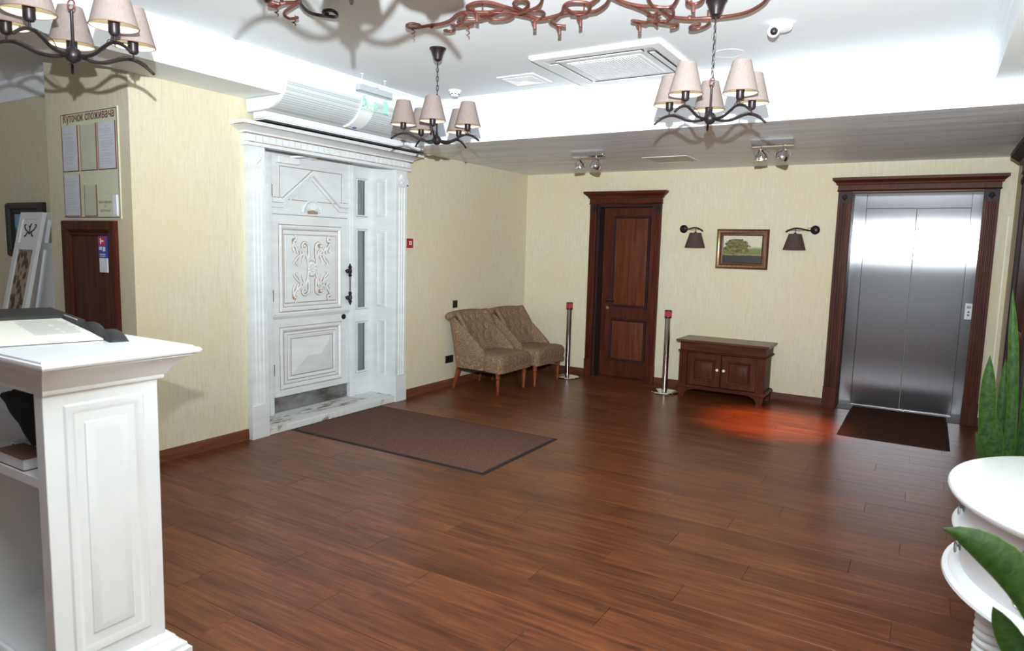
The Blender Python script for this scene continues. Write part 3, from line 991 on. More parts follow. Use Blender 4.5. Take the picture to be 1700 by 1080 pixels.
# hardware
hb = part('pull_handle', MB().tube([(XD + 0.06, -2.915, 1.335), (XD + 0.06, -2.915, 1.02)], 0.010, 10), 'chrome', d1)
for zz in (1.305, 1.05):
    mbk = MB().lathe([(0.013, -0.055), (0.018, -0.04), (0.012, -0.025), (0.019, -0.012), (0.019, 0.012), (0.012, 0.022), (0.02, 0.036), (0.012, 0.05), (0.005, 0.068), (0.001, 0.075)] if zz > 1.2 else
                     [(0.001, -0.075), (0.005, -0.068), (0.012, -0.05), (0.02, -0.036), (0.012, -0.022), (0.019, -0.012), (0.019, 0.012), (0.012, 0.025), (0.018, 0.04), (0.013, 0.055)], (XD + 0.06, -2.915, zz), 12)
    mbk.tube([(XD, -2.915, zz), (XD + 0.06, -2.915, zz)], 0.008, 8)
    part('handle_finial', mbk, 'iron_dark', hb)
    part('knob', MB().tube([(XD + 0.06, -2.915, zz), (XD + 0.075, -2.95, zz)], 0.006, 8).sphere((XD + 0.08, -2.965, zz), 0.021, 12, 8), 'iron_dark', hb)
part('lock_rosette', MB().lathe([(0.026, 0), (0.026, 0.008), (0.016, 0.014), (0.006, 0.014)], (XD, -2.945, 0.862), 16, (1, 0, 0)), 'iron_dark', lf)
dc = part('door_closer', MB(f_left).box(-3.735, -3.50, XD, XD + 0.05, 2.235, 2.29), 'white_plastic', d1, bevel=0.006)
part('closer_arm', MB().tube([(XD + 0.04, -3.6, 2.295), (XD + 0.16, -3.48, 2.31), (XD + 0.06, -3.38, 2.32)], 0.010, 6), 'white_plastic', dc)
part('closer_bracket', MB(f_left).box(-3.41, -3.33, XD, XD + 0.07, 2.30, 2.333), 'white_plastic', dc, bevel=0.004)
for zz in (2.0, 1.1, 0.45):
    part('hinge', MB().tube([(XD + 0.01, -3.783, zz - 0.05), (XD + 0.01, -3.783, zz + 0.05)], 0.009, 8), 'iron_dark', lf)

# ------------------------------------------------------------------ chandeliers
def make_chandelier(label):
    # origin at the ceiling; z goes down to the hub
    t = thing('chandelier', label, 'chandelier', (0, 0, 0), 0, 'five arm chandeliers')
    hz = -0.606
    part('canopy', MB().lathe([(0.056, 0), (0.056, -0.008), (0.048, -0.016), (0.036, -0.045), (0.026, -0.075), (0.012, -0.085)], (0, 0, 0), 24), 'iron_dark', t, False)
    ch = MB()
    n = 9
    z0, z1 = -0.125, -0.395
    ch.tube([(0, 0, -0.08), (0, 0, -0.125)], 0.004, 6)
    for k in range(n):
        zc = z0 + (z1 - z0) * (k + 0.5) / n
        a = 0 if k % 2 else PI / 2
        ch.tube([(math.cos(a) * 0.007 * math.cos(w), math.sin(a) * 0.007 * math.cos(w), zc + 0.019 * math.sin(w)) for w in [2 * PI * i / 10 for i in range(10)]], 0.0022, 5, closed=True)
    part('chain', ch, 'iron_dark', t, False)
    part('ring', MB().tube([(0.0195 * math.cos(w), 0, -0.415 + 0.0195 * math.sin(w)) for w in [2 * PI * i / 18 for i in range(18)]], 0.003, 6, closed=True), 'iron_red', t, False)
    part('rod', MB().lathe([(0.004, -0.435), (0.008, -0.44), (0.006, -0.45), (0.0065, hz + 0.06), (0.011, hz + 0.035), (0.018, hz + 0.022)], (0, 0, 0), 12), 'iron_dark', t, False)
    part('hub', MB().sphere((0, 0, hz), 0.032, 18, 12), 'iron_dark', t, False)
    prof = [(0.022, -0.002), (0.07, -0.010), (0.12, -0.004), (0.165, 0.016), (0.205, 0.030), (0.245, 0.027), (0.282, 0.010), (0.312, -0.012)]
    for k in range(5):
        a = 2 * PI * k / 5
        ca, sa = math.cos(a), math.sin(a)
        g = lambda r_, z_, s_=0.0: (r_ * ca - s_ * sa, r_ * sa + s_ * ca, hz + z_)
        pts = smooth([g(*q) for q in prof], 5)
        arm = part('arm', MB().tube(pts, [0.0072] * (len(pts) - 8) + [0.0068] * 7 + [0.0045], 8), 'iron_dark', t, False)
        tw = smooth([g(0.10, -0.002, 0.006), g(0.15, 0.018, 0.022), g(0.20, 0.040, -0.006), g(0.25, 0.028, -0.018), g(0.29, 0.022, 0.012)], 5)
        part('twig', MB().tube(tw, 0.0016, 5), 'iron_dark', arm, False)
        r0 = 0.228
        so = part('socket', MB().lathe([(0.004, 0.030), (0.004, 0.052), (0.015, 0.056), (0.021, 0.066), (0.021, 0.118), (0.017, 0.122)], g(r0, 0), 14), 'iron_dark', t, False)
        part('bulb', MB().sphere(g(r0, 0.158), 0.02, 10, 8, (1, 1, 1.5)), 'bulb_warm', so, False)
        sh = part('shade', MB().loft([[g(r0 + rr * math.cos(w), zz, rr * math.sin(w)) for w in [2 * PI * i / 28 for i in range(28)]] for rr, zz in ((0.087, 0.088), (0.0465, 0.243))], False, False), 'lamp_shade_fabric', t, False)
        part('lining', MB().loft([[g(r0 + rr * math.cos(w), zz, rr * math.sin(w)) for w in [2 * PI * i / 28 for i in range(28)]] for rr, zz in ((0.0855, 0.089), (0.045, 0.242))], False, False), 'shade_lining', sh, False)
        part('shade_trim', MB().tube([g(r0 + 0.0868 * math.cos(w), 0.0885, 0.0868 * math.sin(w)) for w in [2 * PI * i / 28 for i in range(28)]], 0.0018, 5, closed=True), 'shade_trim', sh, False)
    return t
ch0 = make_chandelier('five arm beige shaded chandelier hanging in front of the lift')
spots_ch = [((3.439, -3.942), 38, 'five arm beige shaded chandelier hanging in front of the lift'),
            ((1.561, -3.904), -7, 'five arm beige shaded chandelier hanging before the entrance door corner'),
            ((1.533, -6.214), 37, 'five arm lit chandelier hanging over the white counter at upper left'),
            ((3.195, -6.37), 34, 'five arm chandelier overhead whose shadow falls on the ceiling')]
for i, ((cx, cy), off, lab) in enumerate(spots_ch):
    o = ch0 if i == 0 else copy_tree(ch0)
    o.location = (cx, cy, H2)
    o.rotation_euler.z = math.atan2(CAM.y - cy, CAM.x - cx) + R(off)
    o['label'] = lab

# ------------------------------------------------------------------ wrought iron vine on the ceiling
VINE = {
'stem': [
  [(1.577, -5.327), (1.367, -5.158), (1.385, -5.118), (1.407, -5.086), (1.438, -5.101), (1.505, -5.164)] ,
  [(1.416, -5.082), (1.438, -5.064), (1.492, -5.06), (1.545, -5.075), (1.63, -5.137)] ,
  [(1.805, -5.292), (1.539, -5.069), (1.478, -4.994), (1.445, -4.92), (1.441, -4.855), (1.477, -4.803), (1.522, -4.791), (1.566, -4.829), (1.567, -4.868), (1.532, -4.886), (1.507, -4.869), (1.513, -4.841)] ,
  [(1.836, -4.426), (1.907, -4.409), (1.987, -4.418), (2.068, -4.445), (2.15, -4.49), (2.218, -4.503), (2.31, -4.473), (2.4, -4.433), (2.436, -4.382), (2.5, -4.288), (2.543, -4.234), (2.627, -4.234), (2.716, -4.237), (2.8, -4.216), (2.869, -4.214), (2.938, -4.252), (2.991, -4.319), (3.034, -4.41), (3.101, -4.613)] ,
  [(3.015, -4.419), (3.03, -4.285), (3.065, -4.223), (3.119, -4.166), (3.174, -4.107), (3.18, -4.011), (3.199, -3.937), (3.274, -3.866), (3.359, -3.816), (3.457, -3.8), (3.56, -3.827), (3.64, -3.881), (3.697, -3.956), (3.747, -4.11), (3.786, -4.511), (3.669, -4.885), (3.354, -5.217), (2.981, -5.47), (2.619, -5.561), (2.186, -5.495), (1.805, -5.292)] ,
  [(2.505, -4.296), (2.485, -4.39), (2.466, -4.48), (2.464, -4.498), (2.42, -4.568), (2.357, -4.595), (2.301, -4.594), (2.272, -4.559), (2.278, -4.508)] ,
],
'tendril': [
  [(1.344, -5.112), (1.344, -5.073), (1.398, -5.075), (1.438, -5.101)] ,
  [(1.495, -5.044), (1.404, -5.015), (1.336, -4.997), (1.306, -4.972), (1.294, -4.926), (1.341, -4.906)] ,
  [(1.834, -4.425), (1.797, -4.458), (1.805, -4.511), (1.841, -4.541), (1.866, -4.521), (1.864, -4.467), (1.836, -4.426)] ,
  [(2.236, -4.517), (2.193, -4.488), (2.186, -4.458), (2.247, -4.415), (2.314, -4.407), (2.378, -4.421)] ,
  [(2.199, -4.497), (2.144, -4.463), (2.105, -4.415), (2.131, -4.402)] ,
  [(2.083, -4.438), (2.061, -4.381), (2.086, -4.347), (2.161, -4.34)] ,
  [(2.068, -4.434), (2.01, -4.32), (1.968, -4.283), (1.945, -4.31), (1.952, -4.343), (1.977, -4.353)] ,
  [(2.428, -4.456), (2.387, -4.464), (2.345, -4.461), (2.322, -4.434), (2.325, -4.388), (2.397, -4.358), (2.445, -4.365)] ,
  [(2.737, -4.563), (2.688, -4.485), (2.648, -4.448), (2.596, -4.427), (2.513, -4.394), (2.486, -4.376)] ,
  [(2.527, -4.419), (2.535, -4.506), (2.571, -4.565), (2.617, -4.57), (2.614, -4.494), (2.57, -4.434), (2.513, -4.394)] ,
  [(2.514, -4.396), (2.572, -4.413), (2.61, -4.394), (2.613, -4.333), (2.586, -4.275), (2.538, -4.242), (2.5, -4.262)] ,
  [(2.629, -4.238), (2.713, -4.307), (2.762, -4.374), (2.816, -4.39), (2.884, -4.344), (2.867, -4.281), (2.823, -4.238), (2.771, -4.252), (2.753, -4.327), (2.76, -4.37)] ,
  [(2.884, -4.344), (2.92, -4.356), (2.968, -4.388)] ,
  [(2.593, -4.224), (2.568, -4.168), (2.573, -4.113), (2.625, -4.087)] ,
  [(3.065, -4.223), (3.105, -4.109), (3.12, -4.042), (3.155, -4.055), (3.165, -4.102)] ,
  [(3.189, -4.292), (3.175, -4.18), (3.214, -4.147), (3.264, -4.134), (3.325, -4.222)] ,
  [(3.168, -4.09), (3.137, -4.012), (3.129, -3.933), (3.167, -3.909), (3.212, -3.957), (3.238, -4.044), (3.23, -4.109), (3.195, -4.14)] ,
  [(3.155, -3.938), (3.115, -3.94), (3.06, -3.935), (3.037, -3.919), (2.99, -3.965), (2.993, -3.998), (3.027, -3.991), (3.056, -3.943)] ,
  [(3.128, -3.929), (3.167, -3.845), (3.189, -3.807), (3.167, -3.765), (3.134, -3.777)] ,
  [(3.359, -3.816), (3.354, -3.75), (3.313, -3.701), (3.265, -3.699), (3.238, -3.738), (3.261, -3.788), (3.3, -3.785), (3.294, -3.745), (3.269, -3.749)] ,
  [(3.093, -3.947), (3.081, -3.896), (3.089, -3.858)] ,
  [(3.462, -4.215), (3.414, -4.121), (3.372, -4.114), (3.35, -4.144), (3.352, -4.171)] ,
],
'hook': [
  [(1.358, -5.07)] ,
  [(1.311, -4.91)] ,
  [(2.517, -4.251)] ,
  [(2.593, -4.097)] ,
  [(2.762, -4.171)] ,
  [(3.017, -3.941)] ,
  [(3.372, -4.114)] ,
  [(1.795, -4.441)] ,
  [(2.118, -4.338)] ,
  [(2.294, -4.496)] ,
],

}
ZV = 2.845
vine = thing('ceiling_vine', 'reddish brown wrought iron vine wreath with curls fixed under the ceiling', 'ironwork', (2.6, -4.7, H2))
for k, pl in enumerate(VINE['stem']):
    part('stem', MB().tube(smooth([(x, y, ZV + 0.004 * math.sin(i * 1.7)) for i, (x, y) in enumerate(pl)], 6), 0.0095, 8), 'iron_dark' if k == 2 else 'iron_red', vine)
for k, pl in enumerate(VINE['tendril']):
    part('tendril', MB().tube(smooth([(x, y, ZV - 0.010 + 0.008 * math.sin(i + k)) for i, (x, y) in enumerate(pl)], 6), 0.0078, 8), 'iron_red', vine)
for k, pl in enumerate(VINE['hook']):
    x, y = pl[0]
    if k in (0, 1, 7, 8):   # thin corkscrew tails
        q = [(x + 0.010 * math.cos(i * 1.1), y + 0.010 * math.sin(i * 1.1), ZV - 0.004 * i) for i in range(14)]
        part('corkscrew', MB().tube(q, 0.003, 5), 'iron_red', vine)
    else:
        q = smooth([(x - 0.02, y, ZV), (x - 0.012, y, ZV - 0.016), (x, y - 0.006, ZV - 0.024), (x, y - 0.004, ZV - 0.060)], 4)
        part('hook', MB().tube(q, 0.0105, 8), 'iron_red', vine)
for (x, y, a) in ((2.775, -4.245, 0.3), (2.32, -4.45, 1.2), (3.13, -4.03, 0.2)):
    part('leaf', MB().sphere((x, y, ZV - 0.012), 0.045, 12, 6, (1.0, 0.5, 0.18)), 'iron_red', vine)
for (x, y) in ((2.75, -4.70), (1.62, -5.2), (3.1, -5.35), (3.75, -4.4), (3.06, -4.5), (2.2, -5.49), (1.907, -4.41), (3.274, -3.87)):
    part('collar', MB().sphere((x, y, ZV), 0.014, 8, 6) if (x, y) not in ((2.75, -4.70),) else MB().tube([(x, y, ZV - 0.01), (x, y, H2)], 0.006, 6), 'iron_red', vine)
for (x, y) in ((1.805, -5.292), (3.786, -4.511), (2.981, -5.47), (2.31, -4.473), (2.8, -4.216), (3.359, -3.816), (1.539, -5.069)):
    part('fixing_pin', MB().tube([(x, y, ZV), (x, y, H2)], 0.005, 6), 'iron_red', vine)

# ------------------------------------------------------------------ ceiling fixtures
ac = thing('ceiling_air_conditioner', 'white square cassette air conditioner set flush in the ceiling', 'air conditioner', (2.49, -3.015, H2))
AX, AY, AWD, AHD = 2.015, -3.465, 0.95, 0.90
part('panel', MB().rings4((AX, AY, H2), X, Y, AWD, AHD, [(0, 0), (0.0, 0.016), (0.012, 0.028), (0.075, 0.030), (0.085, 0.024), (0.095, 0.022)], n=-Z), 'white_plastic', ac)
gr = part('intake_grille', MB().rings4((AX + 0.20, AY + 0.19, H2 - 0.022), X, Y, AWD - 0.40, AHD - 0.38, [(0, 0), (0.008, 0.008), (0.02, 0.008)], n=-Z), 'white_plastic', ac)
for k in range(26):
    a = AX + 0.225 + (AWD - 0.45) * k / 26
    part('grille_bar', MB().box(a, a + 0.008, AY + 0.215, AY + AHD - 0.215, H2 - 0.034, H2 - 0.030), 'grey_plastic' if 0 else 'white_plastic', gr)
for (x0, x1, y0, y1) in ((AX + 0.16, AX + AWD - 0.16, AY + 0.085, AY + 0.145), (AX + 0.16, AX + AWD - 0.16, AY + AHD - 0.145, AY + AHD - 0.085),
                         (AX + 0.085, AX + 0.145, AY + 0.16, AY + AHD - 0.16), (AX + AWD - 0.145, AX + AWD - 0.085, AY + 0.16, AY + AHD - 0.16)):
    s_ = part('outlet_slot', MB().box(x0, x1, y0, y1, H2 - 0.0295, H2 - 0.021), 'dark_slot', ac)
    if (y0 > AY + 0.3 and x1 - x0 > y1 - y0) or (x0 < AX + 0.3 and y1 - y0 > x1 - x0):   # closed flaps
        part('louvre', MB().box(x0 - 0.002, x1 + 0.002, y0 - 0.002, y1 + 0.002, H2 - 0.034, H2 - 0.0295), 'white_plastic', s_)
    elif x1 - x0 > y1 - y0:
        part('louvre', MB().box(x0 + 0.004, x1 - 0.004, y0 + 0.016, y1 - 0.004, H2 - 0.034, H2 - 0.0295), 'white_plastic', s_)
    else:
        part('louvre', MB().box(x0 + 0.016, x1 - 0.012, y0 + 0.004, y1 - 0.004, H2 - 0.034, H2 - 0.0295), 'white_plastic', s_)

vt = thing('ceiling_vent', 'small square white louvred vent beside the ceiling air conditioner', 'vent', (1.66, -2.92, H2))
part('frame', MB().rings4((1.495, -3.075, H2), X, Y, 0.33, 0.31, [(0, 0), (0.004, 0.008), (0.03, 0.012), (0.034, 0.004)], n=-Z), 'white_plastic', vt)
for k in range(5):
    d = 0.040 + k * 0.022
    part('louvre', MB().rings4((1.495 + d, -3.075 + d, H2 - 0.004), X, Y, 0.33 - 2 * d, 0.31 - 2 * d, [(0, 0), (0.002, 0.010), (0.008, 0.012), (0.012, 0.002)], k == 4, n=-Z), 'white_plastic', vt)
part('backing', MB().box(1.53, 1.79, -3.04, -2.80, H2 - 0.0045, H2 - 0.001), 'dark_slot', vt)

sm = thing('smoke_detector', 'white round smoke detector on the ceiling near the corner', 'smoke detector', (0.924, -2.846, H2))
part('base', MB().lathe([(0.055, 0), (0.055, -0.012), (0.05, -0.016)], (0.924, -2.846, H2), 24), 'white_plastic', sm)
part('body', MB().lathe([(0.045, -0.016), (0.043, -0.026), (0.032, -0.045), (0.028, -0.052), (0.002, -0.054)], (0.924, -2.846, H2), 24), 'white_plastic', sm)
for k in range(8):
    a = 2 * PI * k / 8
    part('slot', MB().box(-0.008, 0.008, -0.002, 0.002, -0.004, 0.004), 'dark_slot', sm, False)
    so = sm.children[-1]
    so.location = (0.0385 * math.cos(a), 0.0385 * math.sin(a), -0.0335)
    so.rotation_euler = (0, 0, a + PI / 2)

dm = thing('dome_camera', 'white ceiling security camera with a black eyeball lens', 'camera', (3.661, -3.396, H2))
part('base', MB().lathe([(0.062, 0), (0.062, -0.02), (0.055, -0.034), (0.02, -0.042)], (3.665, -3.396, H2), 24), 'white_plastic', dm)
eb = part('eyeball', MB().sphere((3.632, -3.438, H2 - 0.048), 0.034, 16, 10), 'white_plastic', dm)
part('lens', MB().sphere((3.640, -3.462, H2 - 0.054), 0.022, 14, 8), 'black_plastic', eb)

single('speaker_ring', MB().lathe([(0.10, 0), (0.0995, -0.0018), (0.097, -0.002), (0.096, -0.001), (0.01, -0.001)], (3.254, -2.945, H2), 32), 'ceiling_white', 'faint round flush cover in the ceiling behind the lift side chandelier', 'ceiling cover', (3.254, -2.945, H2))

hx = thing('access_hatch', 'flat square inspection hatch in the lowered ceiling', 'hatch', (2.19, -0.87, HB))
part('frame', MB().rings4((1.96, -1.09, HB), X, Y, 0.46, 0.44, [(0, 0), (0.001, 0.005), (0.014, 0.005), (0.015, 0.002)], n=-Z), 'white_plastic', hx)
part('panel', MB().box(1.976, 2.404, -1.074, -0.666, HB - 0.004, HB - 0.001), 'hatch', hx)
part('catch', MB().lathe([(0.008, 0), (0.008, -0.005), (0.001, -0.006)], (2.36, -0.72, HB - 0.004), 10), 'dark_slot', hx)

def make_spot(label, lit):
    t = thing('spotlight_bar', label, 'spotlight', (0, 0, 0), 0, 'twin spotlight bars')
    part('bar', MB().box(-0.165, 0.165, -0.035, 0.035, -0.05, 0.0), 'chrome', t, False, bevel=0.004)
    for s_, tilt, yaw in ((-0.085, 12, -0.4), (0.085, 38, 0.5)):
        hd = part('lamp_head', MB().lathe([(0.012, 0.05), (0.018, 0.046), (0.026, 0.03), (0.046, 0.012), (0.052, -0.004), (0.052, -0.030), (0.049, -0.030), (0.047, -0.004), (0.012, 0.016)], (0, 0, 0), 20, cap=False), 'chrome', t, False)
        hd.location = (s_, -0.005, -0.128)
        hd.rotation_euler = (R(tilt) * 0.6, R(tilt) * 0.5 * (1 if s_ > 0 else -0.4), yaw)
        part('lamp', MB().sphere((0, 0, -0.006), 0.028, 12, 8), 'bulb_spot' if lit else 'grey_plastic', hd, False)
        part('bracket', MB().tube(smooth([(s_, 0, -0.05), (s_, 0, -0.066)], 3), 0.007, 8).tube(smooth([(s_ - 0.058, 0, -0.125), (s_ - 0.052, 0, -0.092), (s_, 0, -0.068), (s_ + 0.052, 0, -0.092), (s_ + 0.058, 0, -0.125)], 5), 0.0035, 6), 'chrome', t, False)
    return t
sA = make_spot('unlit twin chrome spotlight bar above the dark wooden door', False)
sA.location = (1.64, -1.66, HB)
sB = make_spot('glowing twin chrome spotlight bar on the soffit near the lift', True)
sB.location = (3.33, -1.72, HB)
lamp('spot_glow', 'SPOT', (3.33, -1.70, HB - 0.20), 560, (1.0, 0.29, 0.07), 0.03, (3.36, -1.12, 0.0), spot_size=R(38), spot_blend=1.0)

# ------------------------------------------------------------------ air curtain over the entrance
acu = thing('air_curtain', 'long white air curtain with perforated curved grille above the entrance door', 'air curtain', (0, -3.30, 2.46))
Y0, Y1 = -4.26, -2.36
gc = smooth([(S + 0.055, 2.738), (S + 0.042, 2.69), (S + 0.018, 2.635), (S - 0.03, 2.585), (S - 0.10, 2.548), (S - 0.16, 2.538)], 4)
gc = [(p_.x, p_.y) for p_ in [Vector((a, b, 0)) for a, b in [(q.x, q.y) for q in smooth([(S + 0.055, 2.738, 0), (S + 0.042, 2.69, 0), (S + 0.018, 2.635, 0), (S - 0.03, 2.585, 0), (S - 0.10, 2.548, 0), (S - 0.16, 2.538, 0)], 4)]]]
bodyp = [(0.03, 2.625), (S + 0.004, 2.625), (S + 0.004, 2.738)] + gc + [(0.03, 2.53)]
part('body', MB().loft([[(a, Y0, b) for a, b in bodyp], [(a, Y1, b) for a, b in bodyp]]), 'white_plastic', acu)
part('grille', MB().loft([[(a + 0.003, yy, b - 0.003) for a, b in gc] for yy in (Y0 + 0.015, -3.50)], False, False, False).loft([[(a + 0.003, yy, b - 0.003) for a, b in gc] for yy in (-3.36, Y1 - 0.015)], False, False, False), 'perforated', acu, label='perforated pale grey intake grille')
part('cover_plate', MB().loft([[(a + e, yy, b - e) for a, b in gc for e in (0.016,)] + [(S - 0.15, yy, 2.545), (S, yy, 2.63)] for yy in (-3.505, -3.355)]), 'white_plastic', acu, bevel=0.004)
part('logo_badge', MB().sphere((S - 0.105, -3.42, 2.529), 0.026, 14, 6, (0.7, 1.0, 0.30)), 'sticker_blue', acu, label='small blue oval badge')
nz = part('nozzle', MB().box(0.08, 0.215, Y0 + 0.02, Y1 - 0.02, 2.468, 2.530), 'white_plastic', acu, bevel=0.004)
part('outlet', MB().box(0.09, 0.217, Y0 + 0.022, Y1 - 0.022, 2.460, 2.468), 'black_plastic', nz)
part('edge_strip', MB().box(0.08, 0.219, Y0 + 0.02, Y1 - 0.02, 2.476, 2.480), 'grey_plastic', nz)

ex = thing('exit_sign', 'hanging emergency exit sign with clear plate, green running figure and arrow', 'exit sign', (0.60, -3.485, 2.60))
EY0, EY1 = -3.675, -3.295
bar = part('housing', MB().box(0.578, 0.622, EY0, EY1, 2.760, 2.805), 'grey_plastic', ex, bevel=0.003)
for yy in (EY0 + 0.05, EY1 - 0.07):
    part('hanger', MB().tube([(0.60, yy, 2.805), (0.60, yy, H2)], 0.002, 6).lathe([(0.012, 0), (0.012, -0.006), (0.002, -0.008)], (0.60, yy, H2), 10), 'white_plastic', ex)
part('cable', MB().tube(smooth([(0.60, EY0 + 0.05, 2.825), (0.61, -3.56, 2.815), (0.61, -3.48, 2.82), (0.60, -3.44, 2.83)], 5), 0.003, 6), 'white_plastic', ex)
part('plate', MB().box(0.598, 0.602, EY0 + 0.01, EY1 - 0.01, 2.615, 2.760), 'acrylic', ex)
def sign_shape(name, polys):
    mb = MB()
    for q in polys:
        mb.extrude([(0.6025, yy, zz) for yy, zz in q], (0.0015, 0, 0))
    part(name, mb, 'exit_green', ex)
def bar2(y0_, z0_, y1_, z1_, w_):
    d = Vector((y1_ - y0_, z1_ - z0_)).normalized()
    n_ = Vector((-d.y, d.x)) * w_ / 2
    return [(y0_ + n_.x, z0_ + n_.y), (y1_ + n_.x, z1_ + n_.y), (y1_ - n_.x, z1_ - n_.y), (y0_ - n_.x, z0_ - n_.y)]
sign_shape('arrow_symbol', [[(-3.50, 2.675), (-3.445, 2.675), (-3.4725, 2.635)], bar2(-3.4725, 2.675, -3.4725, 2.705, 0.016)])
sign_shape('door_symbol', [[(-3.385, 2.635), (-3.335, 2.635), (-3.335, 2.725), (-3.385, 2.725)]])
sign_shape('running_figure', [bar2(-3.600, 2.705, -3.588, 2.676, 0.016), bar2(-3.590, 2.680, -3.565, 2.664, 0.010), bar2(-3.565, 2.664, -3.575, 2.640, 0.010), bar2(-3.590, 2.678, -3.605, 2.655, 0.010), bar2(-3.605, 2.655, -3.628, 2.652, 0.010),
                              bar2(-3.600, 2.702, -3.575, 2.690, 0.008), bar2(-3.600, 2.702, -3.622, 2.690, 0.008),
                              [(-3.606 + 0.010 * math.cos(2 * PI * k / 10), 2.722 + 0.010 * math.sin(2 * PI * k / 10)) for k in range(10)]])
sign_shape('sign_border', [bar2(-3.645, 2.632, -3.645, 2.735, 0.003), bar2(-3.545, 2.632, -3.545, 2.70, 0.003), bar2(-3.645, 2.632, -3.32, 2.632, 0.003)])

# ------------------------------------------------------------------ small things on the left wall
fa = thing('fire_alarm', 'small red fire alarm call point right of the entrance door', 'fire alarm', (0, -2.36, 1.585))
part('housing', MB().box(0, 0.04, -2.405, -2.315, 1.54, 1.632), 'red_plastic', fa, bevel=0.004)
part('plate', MB().box(0.04, 0.0425, -2.378, -2.340, 1.57, 1.605), 'sticker_white', fa)
part('marking', MB().box(0.0425, 0.0432, -2.372, -2.346, 1.583, 1.592), 'ink_dark', fa)
sb = thing('sensor_box', 'tiny white and blue box at the top of the right pilaster', 'sensor', (0, -2.405, 2.165))
part('case', MB().box(0, 0.035, -2.428, -2.385, 2.115, 2.215), 'sticker_white', sb, bevel=0.003)
part('label_print', MB().box(0.035, 0.0358, -2.42, -2.395, 2.14, 2.158), 'sticker_blue', sb)
sw = thing('light_switch', 'dark brown light switch above the upholstered chairs', 'switch', (0, -1.537, 0.925))
part('plate', MB().box(0, 0.010, -1.578, -1.496, 0.882, 0.965), 'black_plastic', sw, bevel=0.003)
part('rocker', MB().box(0.010, 0.015, -1.562, -1.512, 0.898, 0.949), 'walnut', sw, bevel=0.002)
so = thing('wall_socket', 'dark wall socket low behind the nearer chair', 'socket', (0, -1.63, 0.31))
part('plate', MB().box(0, 0.010, -1.70, -1.56, 0.27, 0.352), 'black_plastic', so, bevel=0.003)
part('receptacle', MB().lathe([(0.024, 0), (0.024, 0.003), (0.018, 0.003), (0.018, 0.0)], (0.010, -1.66, 0.311), 14, (1, 0, 0)), 'walnut', so)

# ------------------------------------------------------------------ notice board on the pillar
nb = thing('notice_board', 'pale green consumer notice board with paper pockets and brown heading', 'notice board', (-0.49, B0, 1.69))
YB = B0
part('board', MB().box(-0.862, -0.122, YB - 0.008, YB, 1.69, 2.427), 'board_pale', nb)
part('border', MB().rings4((-0.853, YB - 0.008, 1.699), X, Z, 0.722, 0.719, [(0, 0), (0.0, 0.001), (0.005, 0.001), (0.005, 0.0)], False, n=-Y), 'maroon', nb)
hd_ = MB()
for dx, lf_ in ((-0.0022, 0.0012), (0.0, 0.0014), (0.0022, 0.0016)):
    q_ = text_mb('Куточок споживача', 0.084, (-0.815 + dx, YB - 0.008, 2.360), X, Z, -Y, lf_, 0.655)
    hd_.add(q_.v, q_.faces)
part('heading', hd_, 'maroon', nb, label='brown lettering')
def pocket(x0, x1, z0, z1, sheet, lines, rnd):
    pk = part('pocket', MB().box(x0, x1, YB - 0.016, YB - 0.014, z0, z1), 'clear_pocket', nb)
    mbb = MB().box(x0 - 0.002, x0, YB - 0.0145, YB - 0.008, z0, z1).box(x1, x1 + 0.002, YB - 0.0145, YB - 0.008, z0, z1).box(x0 - 0.002, x1 + 0.002, YB - 0.0165, YB - 0.008, z0 - 0.005, z0)
    part('pocket_edge', mbb, 'maroon', pk)
    part('sheet', MB().box(x0 + 0.004, x1 - 0.004, YB - 0.012, YB - 0.0095, z0 + 0.002, z1 - 0.004), sheet, pk)
    if lines:
        rr = random.Random(rnd)
        mbl = MB()
        zc = z1 - 0.05
        mbl.box((x0 + x1) / 2 - 0.006, (x0 + x1) / 2 + 0.006, YB - 0.0128, YB - 0.0121, zc + 0.012, zc + 0.024)
        while zc > z0 + 0.03:
            a = x0 + 0.02 + rr.random() * 0.02
            b = x1 - 0.02 - rr.random() * 0.06
            mbl.box(a, b, YB - 0.0128, YB - 0.0121, zc, zc + 0.0035)
            zc -= rr.choice((0.0095, 0.0095, 0.012, 0.019))
        part('text_lines', mbl, 'ink_grey', pk)
pocket(-0.835, -0.630, 2.025, 2.335, 'board_sheet', True, 1)
pocket(-0.590, -0.388, 2.025, 2.335, 'pocket', False, 2)
pocket(-0.362, -0.150, 2.025, 2.335, 'board_sheet', True, 3)
pocket(-0.838, -0.625, 1.712, 2.000, 'board_sheet', True, 4)
pocket(-0.565, -0.412, 1.712, 1.925, 'pocket', False, 5)
bk = part('book_pocket', MB().extrude([(-0.395, YB - 0.016, 1.712), (-0.195, YB - 0.016, 1.712), (-0.195, YB - 0.016, 1.845), (-0.395, YB - 0.016, 1.885)], (0, 0.0035, 0)), 'board_pale', nb)
part('book_spine', MB().box(-0.194, -0.150, YB - 0.020, YB - 0.008, 1.712, 1.850), 'sticker_white', bk)
for tx, zz, wd in (('Книга відгуків', 1.795, 0.155), ('та', 1.768, 0.022), ('пропозицій', 1.738, 0.125)):
    part('lettering', text_mb(tx, 0.028, (-0.297, YB - 0.016, zz), X, Z, -Y, 0.001, wd, 0.0, 0, 'CENTER'), 'maroon', bk)

